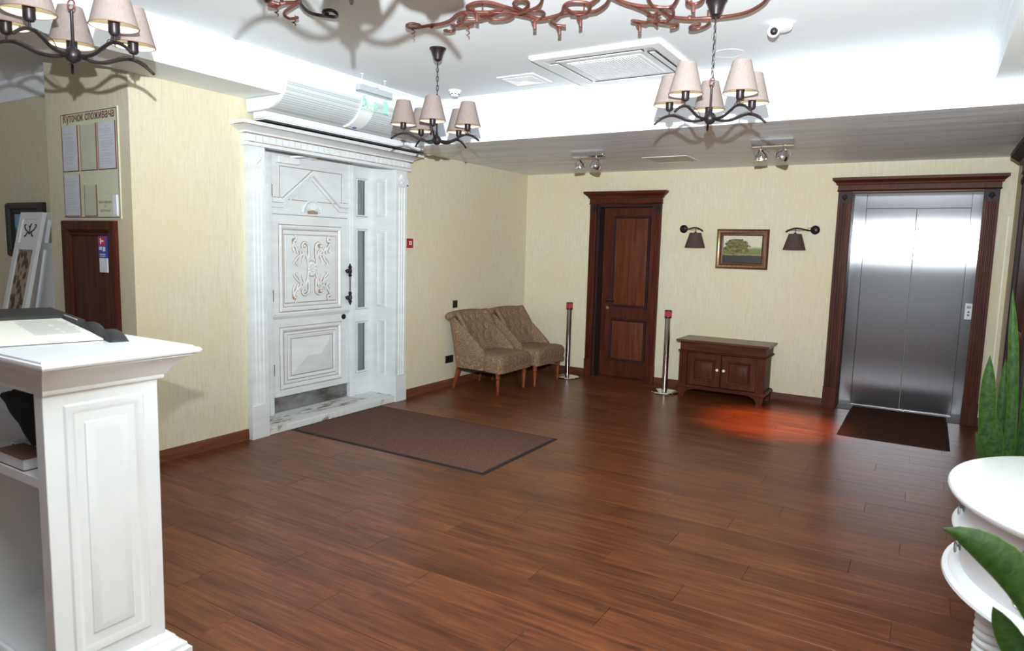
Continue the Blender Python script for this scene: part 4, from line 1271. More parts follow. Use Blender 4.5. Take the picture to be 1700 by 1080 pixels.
# wooden cupboard front below it
wc = thing('wall_cupboard', 'dark brown wooden cupboard front with sticker below the notice board', 'cupboard', (-0.53, B0, 0))
part('frame', MB().rings4((-0.885, YB, 0.0), X, Z, 0.705, 1.678, [(0, 0), (0, 0.022), (0.012, 0.030), (0.06, 0.030), (0.075, 0.016), (0.08, 0.010)], False, n=-Y), 'dark_wood', wc)
dr = part('door', MB().rings4((-0.806, YB, 0.079), X, Z, 0.547, 1.520, [(0, 0), (0, 0.012), (0.010, 0.022), (0.016, 0.022), (0.03, 0.008), (0.034, 0.008)], True, n=-Y), 'dark_wood', wc)
stk = part('sticker', MB().box(-0.392, -0.293, YB - 0.0235, YB - 0.009, 1.425, 1.575), 'sticker_blue', wc, label='blue and red safety sticker')
part('sticker_red_field', MB().box(-0.384, -0.301, YB - 0.0245, YB - 0.0235, 1.510, 1.568), 'sticker_red', stk)
part('sticker_print', MB().box(-0.366, -0.352, YB - 0.0252, YB - 0.0245, 1.520, 1.558).box(-0.352, -0.322, YB - 0.0252, YB - 0.0245, 1.534, 1.546).box(-0.380, -0.350, YB - 0.0245, YB - 0.0235, 1.478, 1.500).box(-0.338, -0.306, YB - 0.0245, YB - 0.0235, 1.470, 1.500).box(-0.376, -0.306, YB - 0.0245, YB - 0.0235, 1.446, 1.452).box(-0.376, -0.31, YB - 0.0245, YB - 0.0235, 1.434, 1.439), 'sticker_white', stk)
part('sticker_slip', MB().box(-0.388, -0.295, YB - 0.0225, YB - 0.009, 1.325, 1.423), 'sticker_white', wc)

# ------------------------------------------------------------------ alcove: picture and leaning panels
p2_ = thing('framed_picture', 'landscape picture in a deep black frame on the alcove wall at far left', 'picture', (-2.31, -4.75, 1.37))
part('frame', MB().rings4((-2.64, -4.75, 1.37), X, Z, 0.65, 0.48, [(0, 0), (0, 0.03), (0.02, 0.055), (0.05, 0.05), (0.06, 0.03), (0.085, 0.032), (0.10, 0.018)], False, n=-Y), 'frame_black', p2_)
part('canvas', MB().add([(-2.545, -4.765, 1.465), (-2.085, -4.765, 1.465), (-2.085, -4.765, 1.755), (-2.545, -4.765, 1.755)], [(0, 1, 2, 3)], [(0, 0), (1, 0), (1, 1), (0, 1)]).box(-2.56, -2.07, -4.764, -4.75, 1.45, 1.77), 'painting_grove', p2_)

def leaning_panel(x0, w, ytop, ybot, zt, label, carved):
    t = thing('screen_panel', label, 'screen panel', (x0 + w / 2, ybot, 0), 0, 'white panels leaning in the alcove')
    H = math.hypot(zt, ytop - ybot)
    ang = math.atan2(ytop - ybot, zt)
    f = lambda u, d, h_: (x0 + u, ybot + h_ * math.sin(ang) - d * math.cos(ang), h_ * math.cos(ang) + d * math.sin(ang) + 0.008)
    part('stile', MB(f).box(0, 0.055, 0, 0.03, 0, H), 'white_gloss', t)
    part('stile', MB(f).box(w - 0.055, w, 0, 0.03, 0, H), 'white_gloss', t)
    part('rail', MB(f).box(0.055, w - 0.055, 0, 0.03, 0, 0.10), 'white_gloss', t)
    part('rail', MB(f).box(0.055, w - 0.055, 0, 0.03, H - 0.06, H), 'white_gloss', t)
    part('rail', MB(f).box(0.055, w - 0.055, 0, 0.03, H - 0.32, H - 0.26), 'white_gloss', t)
    if carved:
        cp = part('carved_panel', MB(f).box(0.055, w - 0.055, 0.002, 0.018, H - 0.26, H - 0.06), 'white_gloss', t)
        mb = MB(f)
        c = w / 2
        for q in ([(0, -0.02), (-0.03, 0.0), (-0.075, 0.02), (-0.10, 0.055)], [(0, -0.02), (0.03, 0.0), (0.075, 0.02), (0.10, 0.055)], [(0, -0.02), (0.0, 0.03), (0.012, 0.07)],
                  [(-0.03, 0.0), (-0.05, -0.03), (-0.075, -0.04)], [(0.03, 0.0), (0.05, -0.03), (0.075, -0.04)], [(0, 0.03), (-0.02, 0.05)], [(-0.1, 0.055), (-0.08, 0.06)], [(0.1, 0.055), (0.08, 0.06)]):
            mb.tube(smooth([(c + a, 0.018, H - 0.165 + b) for a, b in q], 5), 0.006, 6)
        part('cut_out', mb, 'dark_slot', cp)
        part('fabric', MB(f).box(0.055, w - 0.055, 0.002, 0.014, 0.10, H - 0.32), 'floral_fabric', t, label='beige floral fabric inset')
    else:
        part('fabric', MB(f).box(0.055, w - 0.055, 0.002, 0.014, 0.10, H - 0.32), 'white_gloss', t)
    return t
leaning_panel(-2.16, 0.385, -4.845, -5.22, 1.745, 'white framed screen panel with floral fabric leaning before the alcove picture', True)
leaning_panel(-1.93, 0.40, -4.755, -5.06, 1.75, 'plain white screen panel leaning half hidden behind the floral one', False)

# ------------------------------------------------------------------ pictures and sconces on the back wall
p1_ = thing('framed_picture', 'small landscape painting in a gilt frame between the two sconces', 'picture', (2.745, 0, 1.40))
part('outer_frame', MB().rings4((2.470, 0, 1.400), X, Z, 0.552, 0.432, [(0, 0), (0, 0.022), (0.008, 0.03), (0.016, 0.028)], False, n=-Y), 'frame_red', p1_)
part('gilt_frame', MB().rings4((2.486, 0, 1.416), X, Z, 0.520, 0.400, [(0, 0.026), (0.006, 0.034), (0.016, 0.030), (0.024, 0.020)], False, n=-Y), 'gilt', p1_)
part('inner_frame', MB().rings4((2.510, 0, 1.440), X, Z, 0.472, 0.352, [(0, 0.020), (0.008, 0.022), (0.024, 0.018), (0.034, 0.010)], False, n=-Y), 'frame_red', p1_)
for k in range(24):
    for zz in (1.458, 1.774):
        part('bead', MB().sphere((2.528 + 0.436 * k / 23, -0.020, zz), 0.0055, 6, 4), 'gilt', p1_)
for k in range(1, 16):
    for xx in (2.528, 2.964):
        part('bead', MB().sphere((xx, -0.020, 1.458 + 0.316 * k / 16), 0.0055, 6, 4), 'gilt', p1_)
part('canvas', MB().add([(2.542, -0.0125, 1.472), (2.950, -0.0125, 1.472), (2.950, -0.0125, 1.760), (2.542, -0.0125, 1.760)], [(0, 1, 2, 3)], [(0, 0), (1, 0), (1, 1), (0, 1)]).box(2.54, 2.952, -0.012, 0, 1.47, 1.762), 'painting_meadow', p1_)

def sconce(x, d, label):
    t = thing('wall_sconce', label, 'wall lamp', (x, 0, 1.83), 0, 'wall sconces')
    part('backplate', MB().lathe([(0.046, 0), (0.046, 0.008), (0.038, 0.014), (0.036, 0.012), (0.024, 0.020), (0.010, 0.022)], (x, 0, 1.83), 22, (0, -1, 0)), 'iron_dark', t)
    g = lambda a, y_, z_: (x + d * a, y_, z_)
    q = smooth([g(0.0, -0.015, 1.826), g(0.05, -0.05, 1.822), g(0.11, -0.09, 1.836), (x + d * 0.17, -0.12, 1.842), g(0.22, -0.14, 1.828), g(0.262, -0.15, 1.803)], 5)
    arm = part('arm', MB().tube(q, 0.0075, 8), 'iron_dark', t)
    part('twig', MB().tube(smooth([g(0.0, -0.02, 1.86), g(0.05, -0.04, 1.85), g(0.10, -0.09, 1.82), g(0.20, -0.13, 1.822), g(0.255, -0.145, 1.825)], 5), 0.002, 5), 'iron_dark', arm)
    c = (x + d * 0.172, -0.122, 0)
    part('socket', MB().lathe([(0.004, 1.838), (0.004, 1.80), (0.013, 1.796), (0.016, 1.77), (0.016, 1.74)], c, 12), 'iron_dark', t)
    sh = part('shade', MB().lathe([(0.062, 1.785), (0.112, 1.622), (0.1105, 1.622), (0.0605, 1.785)], c, 28, cap=False), 'sconce_shade', t)
    part('shade_lining', MB().lathe([(0.060, 1.784), (0.1095, 1.6225)], c, 28, cap=False), 'shade_lining', sh)
    return t
sconce(2.085, 1, 'dark brown shaded wall lamp left of the gilt framed painting')
sconce(3.468, -1, 'dark brown shaded wall lamp right of the gilt framed painting')

# ------------------------------------------------------------------ low wooden cabinet
cbn = thing('wooden_cabinet', 'low two door dark brown wooden cabinet under the painting', 'cabinet', (2.70, -0.22, 0))
CX0, CX1, CY0, CY1 = 2.245, 3.150, -0.425, -0.02
part('body', MB().box(CX0 + 0.02, CX1 - 0.02, CY0 + 0.035, CY1, 0.115, 0.60), 'dark_wood', cbn)
part('top', MB().loft([[(CX0 - a, CY0 - a, z_), (CX1 + a, CY0 - a, z_), (CX1 + a, CY1, z_), (CX0 - a, CY1, z_)] for a, z_ in ((0.005, 0.598), (0.028, 0.602), (0.034, 0.610), (0.034, 0.622), (0.028, 0.628))]), 'cabinet_top_wood', cbn)
part('frieze', MB().box(CX0 + 0.004, CX1 - 0.004, CY0 + 0.004, CY1, 0.505, 0.598), 'dark_wood_x', cbn, bevel=0.003)
part('waist_moulding', MB().loft([[(CX0 - a, CY0 - a, z_), (CX1 + a, CY0 - a, z_), (CX1 + a, CY1, z_), (CX0 - a, CY1, z_)] for a, z_ in ((0.0, 0.492), (0.012, 0.497), (0.014, 0.505), (0.0, 0.512))]), 'dark_wood_x', cbn)
part('base_moulding', MB().loft([[(CX0 - a, CY0 - a, z_), (CX1 + a, CY0 - a, z_), (CX1 + a, CY1, z_), (CX0 - a, CY1, z_)] for a, z_ in ((0.016, 0.095), (0.018, 0.108), (0.006, 0.122), (0.0, 0.130))]), 'dark_wood_x', cbn)
for a, b in ((CX0, CX0 + 0.085), (CX1 - 0.085, CX1)):
    part('pilaster', pilaster(MB(lambda u, w, z_: (u, CY0 + 0.045 - w, z_)), a, b, 0.045, 0.13, 0.492), 'dark_wood', cbn)
xm = (CX0 + CX1) / 2
for a, b, kx in ((CX0 + 0.088, xm - 0.003, xm - 0.035), (xm + 0.003, CX1 - 0.088, xm + 0.035)):
    d_ = part('door', MB().box(a, b, CY0 + 0.010, CY0 + 0.036, 0.135, 0.488), 'dark_wood', cbn, bevel=0.003)
    part('panel', MB().rings4((a + 0.062, CY0 + 0.010, 0.195), X, Z, b - a - 0.124, 0.232, [(0, 0), (0.004, 0.010), (0.014, 0.008), (0.020, -0.0), (0.022, 0.0), (0.055, 0.014)], True, n=-Y), 'walnut' if 0 else 'dark_wood', d_)
    part('knob', MB().lathe([(0.006, 0), (0.006, 0.010), (0.015, 0.016), (0.015, 0.024), (0.008, 0.030)], (kx, CY0 + 0.010, 0.325), 14, (0, -1, 0)), 'ivory_knob', d_)
part('keyhole', MB().lathe([(0.007, 0), (0.007, 0.003)], (xm + 0.020, CY0 + 0.010, 0.44), 10, (0, -1, 0)), 'brass', cbn)
for sgn, xc in ((1, CX0 - 0.004), (-1, CX1 + 0.004)):
    pr = [(0, 0.095), (0.21, 0.095), (0.15, 0.085), (0.105, 0.068), (0.08, 0.042), (0.072, 0.0), (0.018, 0.0), (0.010, 0.05)]
    part('bracket_foot', MB().extrude([(xc + sgn * a, CY0 - 0.006, z_) for a, z_ in pr], (0, 0.028, 0)), 'dark_wood', cbn)
    part('foot', MB().box(min(xc + sgn * 0.01, xc + sgn * 0.07), max(xc + sgn * 0.01, xc + sgn * 0.07), CY1 - 0.06, CY1, 0, 0.095), 'dark_wood', cbn)

# ------------------------------------------------------------------ queue posts
def stanchion(x, y, label):
    t = thing('queue_post', label, 'stanchion', (x, y, 0), 0, 'chrome queue posts')
    part('base', MB().lathe([(0.158, 0), (0.16, 0.006), (0.155, 0.016), (0.12, 0.026), (0.05, 0.034), (0.035, 0.036), (0.034, 0.05)], (x, y, 0), 36), 'chrome', t)
    part('pole', MB().lathe([(0.031, 0.036), (0.031, 0.84)], (x, y, 0), 24), 'chrome', t)
    hd = part('belt_head', MB().lathe([(0.034, 0.835), (0.040, 0.842), (0.040, 0.918), (0.036, 0.925), (0.02, 0.927)], (x, y, 0), 24), 'black_plastic', t)
    ang = math.atan2(CAM.y - y, CAM.x - x)
    d = Vector((math.cos(ang), math.sin(ang), 0)); n = Vector((-d.y, d.x, 0))
    c = Vector((x, y, 0.884))
    part('belt_end', MB().loft([[c + d * a + n * b + Z * e for b, e in ((-0.040, -0.028), (0.040, -0.028), (0.040, 0.028), (-0.040, 0.028))] for a in (0.02, 0.048)]), 'red_plastic', hd, label='red belt end')
    return t
stanchion(0.80, -0.265, 'chrome queue post with red head between the chairs and dark door')
stanchion(2.075, -0.364, 'chrome queue post with red head beside the low wooden cabinet')

# ------------------------------------------------------------------ door mats
def doormat(x0, x1, y0, y1, mat, label, e=0.03):
    t = thing('door_mat', label, 'mat', ((x0 + x1) / 2, (y0 + y1) / 2, 0), 0, 'brown door mats')
    part('border', MB().rings4((x0, y0, 0.0005), X, Y, x1 - x0, y1 - y0, [(0, 0), (0.006, 0.004), (e, 0.005), (e + 0.002, 0.001)], True, n=Z), 'mat_edge', t)
    part('pile', MB().rings4((x0 + e, y0 + e, 0.002), X, Y, x1 - x0 - 2 * e, y1 - y0 - 2 * e, [(0, 0), (0.002, 0.006), (0.006, 0.008)], True, n=Z), mat, t)
doormat(0.05, 2.0, -3.895, -2.79, 'carpet_brown', 'large brown ribbed mat lying before the white entrance door')
doormat(3.925, 4.775, -1.16, 0.225, 'carpet_dark', 'small dark brown mat lying in front of the lift', 0.018)

# ------------------------------------------------------------------ upholstered chairs
def make_chair(label):
    # local frame: faces +x, centre of footprint at the origin
    t = thing('slipper_chair', label, 'chair', (0, 0, 0), 0, 'upholstered chairs against the wall')
    hw = 0.335
    # shell: arms sloping up into a curved back
    U = []
    n = 13
    def top_z(x):
        k = min(max((0.14 - x) / 0.42, 0), 1)
        return 0.44 + 0.36 * (k ** 0.92)
    path = [(0.14 - 0.36 * i / n, -hw + 0.012 * (i / n), (0, -1)) for i in range(n + 1)]
    for i in range(1, 7):
        a = PI / 2 * i / 7
        path.append((-0.22 - 0.075 * math.sin(a), -hw + 0.012 + 0.075 * (1 - math.cos(a)), (-math.sin(a), -math.cos(a))))
    half = path
    path = half + [(-0.295, y_, (-1, 0)) for y_ in (-0.18, -0.09, 0.0, 0.09, 0.18)] + [(x_, -y_, (nx, -ny)) for x_, y_, (nx, ny) in reversed(half)]
    rings = []
    for x_, y_, (nx, ny) in path:
        zt = top_z(x_)
        lean = 0.065 * max(0.0, -nx)                # the back leans away
        th = 0.062
        def q(off, z_):
            k = (z_ - 0.25) / 0.6
            s_ = 0.05 if nx < -0.3 else 0.0
            return (x_ + nx * -off - lean * 1.3 * k + (0.06 * (1 - k) * -nx), y_ + ny * -off + (-ny) * 0.012 * (1 - k), z_)
        rings.append([q(0.0, 0.255), q(-0.004, 0.25 + (zt - 0.25) * 0.5), q(0.0, zt - 0.02), q(0.012, zt), q(th * 0.5, zt + 0.010), q(th - 0.012, zt), q(th, zt - 0.022), q(th + 0.015, 0.255 + (zt - 0.25) * 0.45), q(th + 0.02, 0.255)])
    part('shell', MB().loft(rings), 'damask', t, False, angle=50)
    # tufted inner back
    NU, NV = 30, 22
    tufts = []
    for rI in range(3):
        for cI in range(4 if rI % 2 == 0 else 3):
            yy = (-0.195 + 0.13 * cI) if rI % 2 == 0 else (-0.13 + 0.13 * cI)
            tufts.append((yy, 0.76 - 0.10 * rI))
    grid = []
    for j in range(NV + 1):
        v_ = j / NV
        z_ = 0.40 + 0.44 * v_
        r_ = []
        for i in range(NU + 1):
            u_ = -1 + 2 * i / NU
            wv = 0.298
            y_ = u_ * wv
            x_ = -0.085 - 0.205 * v_ + 0.050 * (abs(u_) ** 3) * (1 - 0.5 * v_) + 0.035 * math.sin(PI * v_)
            dent = 0.0
            for ty, tz in tufts:
                d2_ = ((y_ - ty) / 0.042) ** 2 + ((z_ - tz) / 0.042) ** 2
                dent += 0.030 * math.exp(-d2_)
            for ty, tz in tufts:
                if z_ > tz - 0.005:
                    dent += 0.008 * math.exp(-((y_ - ty) / 0.012) ** 2) * max(0, 1 - (z_ - tz) / 0.14)
            r_.append((x_ - dent * 0.9, y_, z_))
        grid.append(r_)
    mb = MB()
    vv = [p_ for r_ in grid for p_ in r_]
    w_ = NU + 1
    back = [(p_[0] - 0.05, p_[1], p_[2]) for p_ in vv]
    ff = [(j * w_ + i, j * w_ + i + 1, (j + 1) * w_ + i + 1, (j + 1) * w_ + i) for j in range(NV) for i in range(NU)]
    mb.add(vv, ff)
    bk_ = part('back_cushion', mb, 'damask', t, False, angle=80)
    sd = bk_.modifiers.new('solid', 'SOLIDIFY'); sd.thickness = 0.04; sd.offset = -1 if False else 1
    for ty, tz in tufts:
        v_ = (tz - 0.40) / 0.44
        x_ = -0.085 - 0.205 * v_ + 0.035 * math.sin(PI * v_) + 0.050 * (abs(ty / 0.272) ** 3) * (1 - 0.5 * v_) - 0.028
        part('button', MB().sphere((x_ + 0.004, ty, tz), 0.010, 8, 6, (0.6, 1, 1)), 'damask', bk_, False)
    # rolled top
    roll = [(-0.335, -0.315, 0.79), (-0.335, -0.30, 0.80), (-0.338, -0.15, 0.812), (-0.338, 0, 0.815), (-0.338, 0.15, 0.812), (-0.335, 0.30, 0.80), (-0.335, 0.315, 0.79)]
    q = smooth(roll, 4)
    part('top_roll', MB().tube(q, [0.030 + 0.018 * min(1, 6 * min(i, len(q) - 1 - i) / (len(q) - 1) + 0.2) for i in range(len(q))], 14), 'damask', t, False)
    # seat cushion
    def seat_ring(z_, ins, bulge=0.0):
        pts = []
        x0, x1, y0 = -0.16 + ins, 0.365 - ins + bulge, 0.275 - ins
        y1 = 0.325 - ins
        N_ = 12
        pts += [(x0, -y0, z_), (0.10, -y0, z_)]
        rc = 0.055
        for i in range(N_ + 1):
            a = -PI / 2 + PI / 2 * i / N_
            pts.append((x1 - rc + rc * math.cos(a), -y1 + rc + rc * math.sin(a), z_))
        for i in range(1, 24):
            yy = -y1 + rc + (2 * y1 - 2 * rc) * i / 24
            pts.append((x1 + 0.004 * math.sin(i * 1.9), yy, z_))
        for i in range(N_ + 1):
            a = PI / 2 * i / N_
            pts.append((x1 - rc + rc * math.cos(a), y1 - rc + rc * math.sin(a), z_))
        pts += [(0.10, y0, z_), (x0, y0, z_)]
        return pts
    part('seat', MB().loft([seat_ring(0.285, 0.004), seat_ring(0.31, 0.0), seat_ring(0.36, -0.004, 0.004), seat_ring(0.395, 0.0), seat_ring(0.420, 0.018), seat_ring(0.432, 0.05), seat_ring(0.437, 0.11)]), 'damask', t, False, angle=60)
    part('seat_band', MB().loft([seat_ring(0.240, 0.010), seat_ring(0.245, -0.004), seat_ring(0.28, -0.006), seat_ring(0.288, 0.004)]), 'damask', t, False)
    # legs
    for s_ in (-1, 1):
        part('leg', MB().lathe([(0.013, 0), (0.015, 0.004), (0.014, 0.03), (0.022, 0.15), (0.019, 0.165), (0.026, 0.18), (0.027, 0.195), (0.021, 0.205), (0.026, 0.215), (0.026, 0.245)], (0.295, s_ * 0.27, 0), 14), 'leg_wood', t, False)
        part('leg', MB().loft([[(-0.30 + a * w2, s_ * 0.255 + b * w2, z_) for a, b in ((-1, -1), (1, -1), (1, 1), (-1, 1))] if z_ < 0.01 else
                               [(-0.225 + a * w2, s_ * 0.25 + b * w2, z_) for a, b in ((-1, -1), (1, -1), (1, 1), (-1, 1))] for z_, w2 in ((0.0, 0.013), (0.25, 0.025))]), 'leg_wood', t, False, bevel=0.004)
    part('underside', MB().box(-0.22, 0.33, -0.29, 0.29, 0.232, 0.25), 'black_cloth', t, False)
    return t
c1 = make_chair('beige damask tufted chair nearer the entrance door')
c1.location = (0.405, -1.425, 0)
c2 = copy_tree(c1)
c2['label'] = 'beige damask tufted chair nearer the room corner'
c2.location = (0.475, -0.742, 0)
c2.rotation_euler.z = R(-1)

# ------------------------------------------------------------------ reception counter
ct = thing('reception_counter', 'white painted reception counter with panelled end at lower left', 'counter', (1.4, -6.5, 0))
KX, KY0, KY1 = 2.256, -6.705, -6.345
KL = 0.55
def kring(off, z_):
    return [(KL, KY0 - off * 0.4, z_), (KX + off, KY0 - off * 0.4, z_), (KX + off, KY1 + off, z_), (KL, KY1 + off, z_)]
part('worktop', MB().loft([kring(0.085, 1.170), kring(0.100, 1.176), kring(0.105, 1.184), kring(0.100, 1.192), kring(0.086, 1.194), kring(0.084, 1.200)]), 'white_gloss', ct)
part('cove_moulding', MB().loft([kring(0.012, 1.085), kring(0.016, 1.092), kring(0.016, 1.100), kring(0.022, 1.104), kring(0.034, 1.125), kring(0.060, 1.153), kring(0.080, 1.166), kring(0.080, 1.171)]), 'white_gloss', ct)
ep = part('end_panel', MB().box(KX - 0.055, KX, KY0, KY1, 0.0, 1.086), 'white_gloss', ct, bevel=0.003)
part('panel_moulding', MB().rings4((KX, KY0 + 0.055, 0.20), Y, Z, 0.255, 0.845, [(0, 0), (0.006, 0.006), (0.020, 0.006), (0.030, 0.001), (0.034, 0.0)], False), 'white_gloss', ep)
part('fielded_panel', MB().rings4((KX, KY0 + 0.115, 0.265), Y, Z, 0.135, 0.715, [(0, 0), (0.003, 0.004), (0.022, 0.009), (0.030, 0.009)], True), 'white_gloss', ep)
part('plinth', MB().loft([kring(0.062, 0.0), kring(0.062, 0.085), kring(0.052, 0.092), kring(0.050, 0.105), kring(0.028, 0.122), kring(0.022, 0.138), kring(0.002, 0.150)]), 'white_gloss', ct)
part('front_panel', MB().box(KL, KX - 0.055, KY1 - 0.022, KY1, 0.05, 1.086), 'white_gloss', ct)
part('deck', MB().box(KL, KX - 0.055, KY0 + 0.01, KY1 - 0.022, 0.149, 0.155), 'white_gloss', ct)
shf = part('shelf', MB().box(KL, KX - 0.055, KY0 + 0.012, KY1 - 0.022, 0.772, 0.806), 'white_gloss', ct, bevel=0.002)
part('divider', MB().box(1.545, 1.565, KY0 + 0.05, KY1 - 0.022, 0.155, 0.772), 'white_gloss', ct)

def rotf(cx, cy, a):
    ca, sa = math.cos(R(a)), math.sin(R(a))
    return lambda u, v, z_: (cx + u * ca - v * sa, cy + u * sa + v * ca, z_)
fo = thing('open_folder', 'open black folder with cream printed pages on the white counter', 'folder', (1.55, -6.50, 1.20))
f = rotf(2.03, -6.385, -14)
part('cover', MB(f).box(-1.05, -0.42, -0.30, 0.03, 1.2005, 1.2035).box(-1.05, -0.645, -0.30, 0.022, 1.2035, 1.234).box(-0.645, -0.42, -0.012, 0.022, 1.2035, 1.234), 'black_leather', fo, bevel=0.004)
pg = part('page', MB(f).loft([[(a, -0.33, 1.2038 + b) for a, b in ((-0.64, 0.0), (0.0, 0.0), (0.0, 0.004), (-0.2, 0.010), (-0.45, 0.014), (-0.64, 0.018))], [(a, -0.016, 1.2038 + b) for a, b in ((-0.64, 0.0), (0.0, 0.0), (0.0, 0.004), (-0.2, 0.010), (-0.45, 0.014), (-0.64, 0.018))]]), 'paper', fo)
mbl = MB(f)
rr = random.Random(5)
for k in range(20):
    a = -0.60 + k * 0.022
    for v0, v1 in ((-0.19, -0.105 + 0.02 * rr.random()), (-0.09, -0.025 - 0.02 * rr.random())):
        h_ = lambda uu: 1.2042 + (0.014 + (-0.45 - uu) / 0.19 * 0.004 if uu < -0.45 else 0.010 + (-0.2 - uu) / 0.25 * 0.004 if uu < -0.2 else 0.004 + (-uu) / 0.2 * 0.006)
        mbl.add([(a, v0, h_(a)), (a + 0.008, v0, h_(a + 0.008)), (a + 0.008, v1, h_(a + 0.008)), (a, v1, h_(a))], [(0, 1, 2, 3)])
part('print', mbl, 'ink_grey', pg)
part('elastic', MB(f).box(-0.64, -0.425, -0.008, -0.003, 1.234, 1.2365), 'grey_plastic', fo)
def hump(u0, u1, v0, v1, hgt):
    rs = []
    for i in range(9):
        t_ = i / 8
        zz = 1.2005 + hgt * (math.sin(PI * min(max(t_ * 0.94 + 0.03, 0), 1)) ** 0.5)
        rs.append([(u0 + (u1 - u0) * t_, v0, 1.2005), (u0 + (u1 - u0) * t_, v1, 1.2005), (u0 + (u1 - u0) * t_, v1 - 0.004, zz - 0.004), (u0 + (u1 - u0) * t_, v1 - 0.012, zz), (u0 + (u1 - u0) * t_, v0 + 0.012, zz), (u0 + (u1 - u0) * t_, v0 + 0.004, zz - 0.004)])
    return MB(f).loft(rs)
part('cover_flap', hump(-0.415, -0.17, -0.014, 0.040, 0.036), 'black_leather', fo)
part('cover_flap', hump(-0.165, 0.065, -0.012, 0.050, 0.032), 'black_leather', fo)

# things on the shelf
jk = MB()
rs = []
for j in range(15):
    t_ = j / 14
    lo_, hi_ = (1.77 - 0.25 * min(1, t_ * 1.25) ** 0.9, 2.02 + 0.03 * min(1, t_ * 3))
    k_ = 1.0 if t_ < 0.8 else max(0.03, 1 - ((t_ - 0.8) / 0.2) ** 2.2)
    r_ = []
    for i in range(36):
        a = 2 * PI * i / 36
        fold = 1 + 0.05 * math.sin(6 * a + 3.0 * t_) + 0.035 * math.sin(13 * a + 7 * t_)
        cx_, hx_ = (lo_ + hi_) / 2, (hi_ - lo_) / 2 * 0.94
        r_.append((cx_ + hx_ * k_ * fold * math.cos(a), -6.495 + (0.078 + 0.010 * min(1, t_ * 2)) * k_ * fold * math.sin(a), 0.832 + 0.20 * t_ + 0.12 * t_ * (cx_ + hx_ * math.cos(a) - 1.8)))
    rs.append(r_)
jk.loft(rs)
single('folded_jacket', jk, 'black_cloth', 'bundled black jacket on the shelf inside the counter', 'jacket', (1.93, -6.495, 0.832), angle=70)
def book(name, label, x0, x1, y0, y1, z0, z1, cover, page, rot):
    cx, cy = (x0 + x1) / 2, (y0 + y1) / 2
    t = thing(name, label, 'book', (cx, cy, z0), R(rot))
    g = lambda a, b, c: (a - cx, b - cy, c - z0)
    part('pages', MB(g).box(x0 + 0.003, x1 - 0.003, y0 + 0.003, y1 - 0.003, z0 + 0.003, z1 - 0.003), page, t, False)
    part('cover', MB(g).box(x0, x1, y0, y1, z0, z0 + 0.003).box(x0, x1, y0, y1, z1 - 0.003, z1).box(x0, x1, y1 - 0.003, y1, z0, z1), cover, t, False)
book('thick_book', 'thick white paged book with brown cover on the counter shelf', 1.87, 2.07, -6.690, -6.602, 0.8065, 0.848, 'book_brown', 'sticker_white', 0)
book('magazine', 'thin white and blue magazine on the shelf beside the thick book', 1.76, 2.03, -6.598, -6.41, 0.8065, 0.831, 'sticker_white', 'sticker_blue', 0)
single('power_cable', MB().tube(smooth([(1.35, -6.55, 0.40), (1.40, -6.56, 0.20), (1.455, -6.565, 0.17), (1.49, -6.56, 0.19), (1.47, -6.55, 0.163), (1.40, -6.54, 0.162), (1.25, -6.53, 0.162)], 6), 0.005, 8), 'cable', 'dark cable looping on the deck inside the counter', 'cable', (1.45, -6.55, 0.157))

# ------------------------------------------------------------------ white half-round console table
cs = thing('console_table', 'white half round console table with two drawer tiers at right edge', 'table', (XR, -4.77, 0))
TA, TB, TY = 0.485, 0.58, -4.77
def half(ka, z_, n=40):
    return [(XR - 0.004, TY - TB * ka, z_)] + [(XR - 0.004 - TA * ka * math.sin(PI * i / n), TY - TB * ka * math.cos(PI * i / n), z_) for i in range(1, n)] + [(XR - 0.004, TY + TB * ka, z_)]
part('top', MB().loft([half(0.965, 0.738), half(0.99, 0.742), half(1.0, 0.752), half(1.0, 0.760), half(0.99, 0.768), half(0.965, 0.772)]), 'white_gloss', cs)
part('upper_tier', MB().loft([half(0.88, 0.620), half(0.88, 0.738)]), 'white_gloss', cs)
part('middle_ledge', MB().loft([half(0.885, 0.596), half(0.935, 0.602), half(0.95, 0.610), half(0.94, 0.618), half(0.885, 0.626)]), 'white_gloss', cs)
part('lower_tier', MB().loft([half(0.88, 0.470), half(0.88, 0.597)]), 'white_gloss', cs)
part('lower_ledge', MB().loft([half(0.90, 0.425), half(0.97, 0.428), half(0.99, 0.436), half(0.985, 0.446), half(0.95, 0.452), half(0.93, 0.465), half(0.885, 0.474)]), 'white_gloss', cs)
for zz in (0.675, 0.53):
    for ang in (88, 40, 140):
        a = R(ang)
        c = Vector((XR - 0.004 - TA * 0.88 * math.sin(a), TY - TB * 0.88 * math.cos(a), zz))
        d = Vector((-math.sin(a) / TA, -math.cos(a) / TB, 0)).normalized()
        s_ = Vector((-d.y, d.x, 0))
        pull = part('drawer_pull', MB().lathe([(0.020, 0), (0.020, 0.004), (0.008, 0.008), (0.006, 0.018)], c, 12, d), 'grey_plastic' if 0 else 'kick_steel', cs)
        part('pull_ring', MB().tube([c + d * 0.016 + s_ * (0.022 * math.cos(w)) + Z * (0.018 * math.sin(w) - 0.010) for w in [2 * PI * i / 16 for i in range(16)]], 0.0035, 6, closed=True), 'kick_steel', pull)
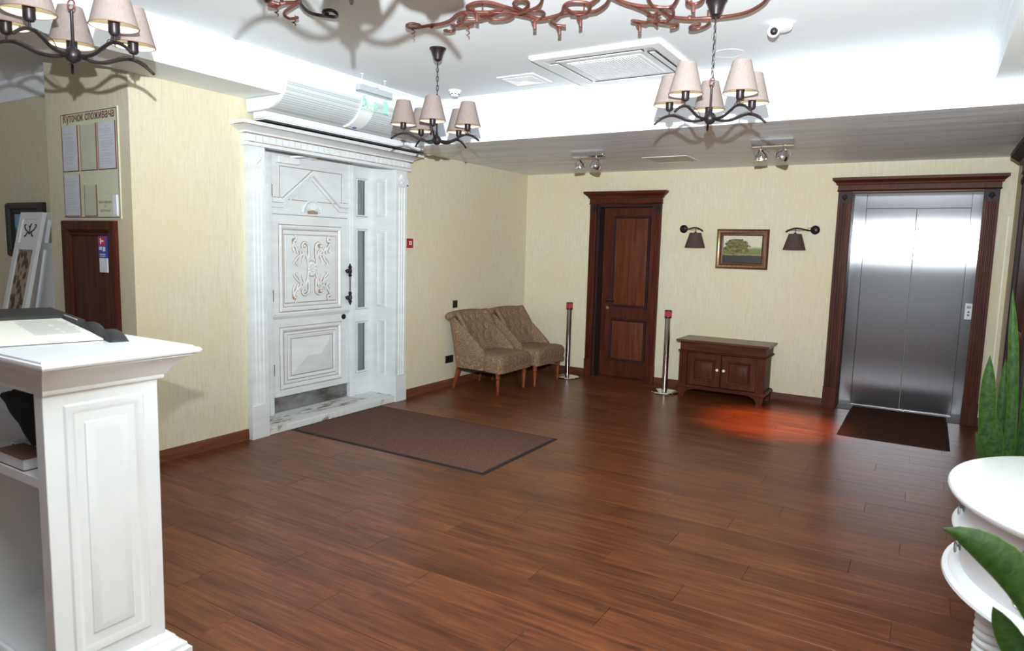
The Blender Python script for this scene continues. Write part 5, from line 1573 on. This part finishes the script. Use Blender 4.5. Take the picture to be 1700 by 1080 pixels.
for a_ in (22, 90, 158):
    a = R(a_)
    c = (XR - 0.06 - (TA * 0.86 - 0.09) * math.sin(a), TY - TB * 0.80 * math.cos(a), 0)
    if a_ == 90:
        c = (4.90, TY + 0.03, 0)
    pr = [(0.05, 0), (0.06, 0.01), (0.06, 0.05), (0.045, 0.07)]
    zz = 0.08
    while zz < 0.37:
        pr += [(0.050, zz), (0.062, zz + 0.008), (0.062, zz + 0.016), (0.050, zz + 0.024)]
        zz += 0.027
    pr += [(0.066, 0.385), (0.066, 0.428)]
    part('turned_leg', MB().lathe(pr, c, 20), 'white_gloss', cs)
c = (4.80, -4.97, 0)
part('turned_leg', MB().lathe(pr, c, 20), 'white_gloss', cs)

# ------------------------------------------------------------------ snake plants
def leaf_mb(base, tip, ctrl, width, n=14, twist=0.0, face=(0, -1, 0)):
    b, c, t_ = Vector(base), Vector(ctrl), Vector(tip)
    mb = MB()
    cross = []
    for i in range(n + 1):
        s_ = i / n
        P = b * (1 - s_) ** 2 + c * 2 * s_ * (1 - s_) + t_ * s_ * s_
        D = ((c - b) * (1 - s_) + (t_ - c) * s_).normalized()
        fc = Vector(face)
        fc = Matrix.Rotation(twist * s_, 3, D) @ fc
        side = D.cross(fc).normalized()
        nn = side.cross(D).normalized()
        w_ = width * (0.62 + 0.38 * math.sin(PI * min(1, s_ * 0.62 + 0.12))) * (1 - max(0, (s_ - 0.62) / 0.38) ** 2.6) + 0.001
        row_ = []
        for k in range(7):
            u_ = -1 + 2 * k / 6
            row_.append(P + side * (u_ * w_ / 2) + nn * (0.18 * w_ * u_ * u_ * -1))
        cross.append((row_, nn))
    th = 0.0025
    vs_ = []
    uvs = []
    for sgn in (1, -1):
        for i, (row_, nn) in enumerate(cross):
            for k in range(7):
                vs_.append(row_[k] + nn * th * sgn)
                uvs.append((k / 6, i / n))
    M_ = 7 * (n + 1)
    fs = []
    for i in range(n):
        for k in range(6):
            q = (i * 7 + k, i * 7 + k + 1, (i + 1) * 7 + k + 1, (i + 1) * 7 + k)
            fs.append(q)
            fs.append(tuple(M_ + j for j in q)[::-1])
        for k in (0, 6):
            fs.append((i * 7 + k, (i + 1) * 7 + k, M_ + (i + 1) * 7 + k, M_ + i * 7 + k))
    mb.add(vs_, fs, uvs)
    return mb
def pot(t, x, y, h_, r_):
    part('pot', MB().lathe([(r_ * 0.72, 0), (r_ * 0.75, 0.01), (r_ * 0.96, h_ - 0.03), (r_, h_ - 0.025), (r_, h_), (r_ * 0.92, h_), (r_ * 0.90, h_ - 0.05)], (x, y, 0), 28), 'pot_white', t)
    part('soil', MB().lathe([(r_ * 0.9, h_ - 0.055), (0.01, h_ - 0.05)], (x, y, 0), 24), 'soil', t)
pl = thing('snake_plant', 'upright green snake plant standing behind the white console table', 'plant', (4.90, -3.93, 0))
pot(pl, 4.90, -3.93, 0.50, 0.155)
FD = (CAM - Vector((4.9, -3.9, 1.0))); FD.z = 0; FD.normalize()
for base, ctrl, tip, w_ in (((4.82, -3.97, 0.46), (4.785, -4.0, 0.80), (4.772, -4.0, 1.145), 0.066),
                            ((4.84, -3.92, 0.46), (4.85, -3.9, 0.80), (4.838, -3.9, 1.12), 0.040),
                            ((4.81, -4.0, 0.46), (4.79, -4.05, 0.66), (4.745, -4.05, 0.80), 0.022),
                            ((4.85, -3.98, 0.46), (4.82, -4.0, 0.70), (4.825, -4.0, 0.86), 0.062),
                            ((4.90, -3.95, 0.46), (4.885, -3.95, 0.95), (4.832, -3.95, 1.44), 0.040),
                            ((4.89, -3.98, 0.46), (4.875, -4.0, 0.75), (4.872, -4.0, 1.02), 0.040),
                            ((4.93, -3.92, 0.46), (4.95, -3.92, 0.95), (4.93, -3.95, 1.35), 0.060),
                            ((4.95, -3.98, 0.46), (5.0, -4.0, 0.85), (5.02, -4.0, 1.2), 0.06),
                            ((4.87, -3.85, 0.46), (4.88, -3.82, 0.85), (4.87, -3.82, 1.25), 0.05)):
    part('leaf', leaf_mb(base, tip, ctrl, w_, face=FD), 'snake_leaf', pl)
pl2 = thing('snake_plant', 'near potted plant whose broad dark leaf arches before the console table', 'plant', (4.97, -5.72, 0))
pot(pl2, 4.965, -5.75, 0.42, 0.145)
FD2 = (CAM - Vector((4.75, -5.6, 0.8))).normalized()
for base, ctrl, tip, w_ in (((4.94, -5.75, 0.38), (4.84, -5.66, 0.86), (4.596, -5.60, 0.856), 0.095),
                            ((4.91, -5.72, 0.38), (4.79, -5.62, 0.56), (4.722, -5.60, 0.675), 0.065),
                            ((4.98, -5.72, 0.38), (5.0, -5.70, 0.75), (4.99, -5.72, 1.0), 0.06),
                            ((5.0, -5.78, 0.38), (5.04, -5.80, 0.7), (5.05, -5.82, 0.92), 0.06),
                            ((4.95, -5.68, 0.38), (4.95, -5.62, 0.6), (4.93, -5.55, 0.72), 0.06)):
    part('leaf', leaf_mb(base, tip, ctrl, w_, face=FD2), 'snake_leaf_dark', pl2)
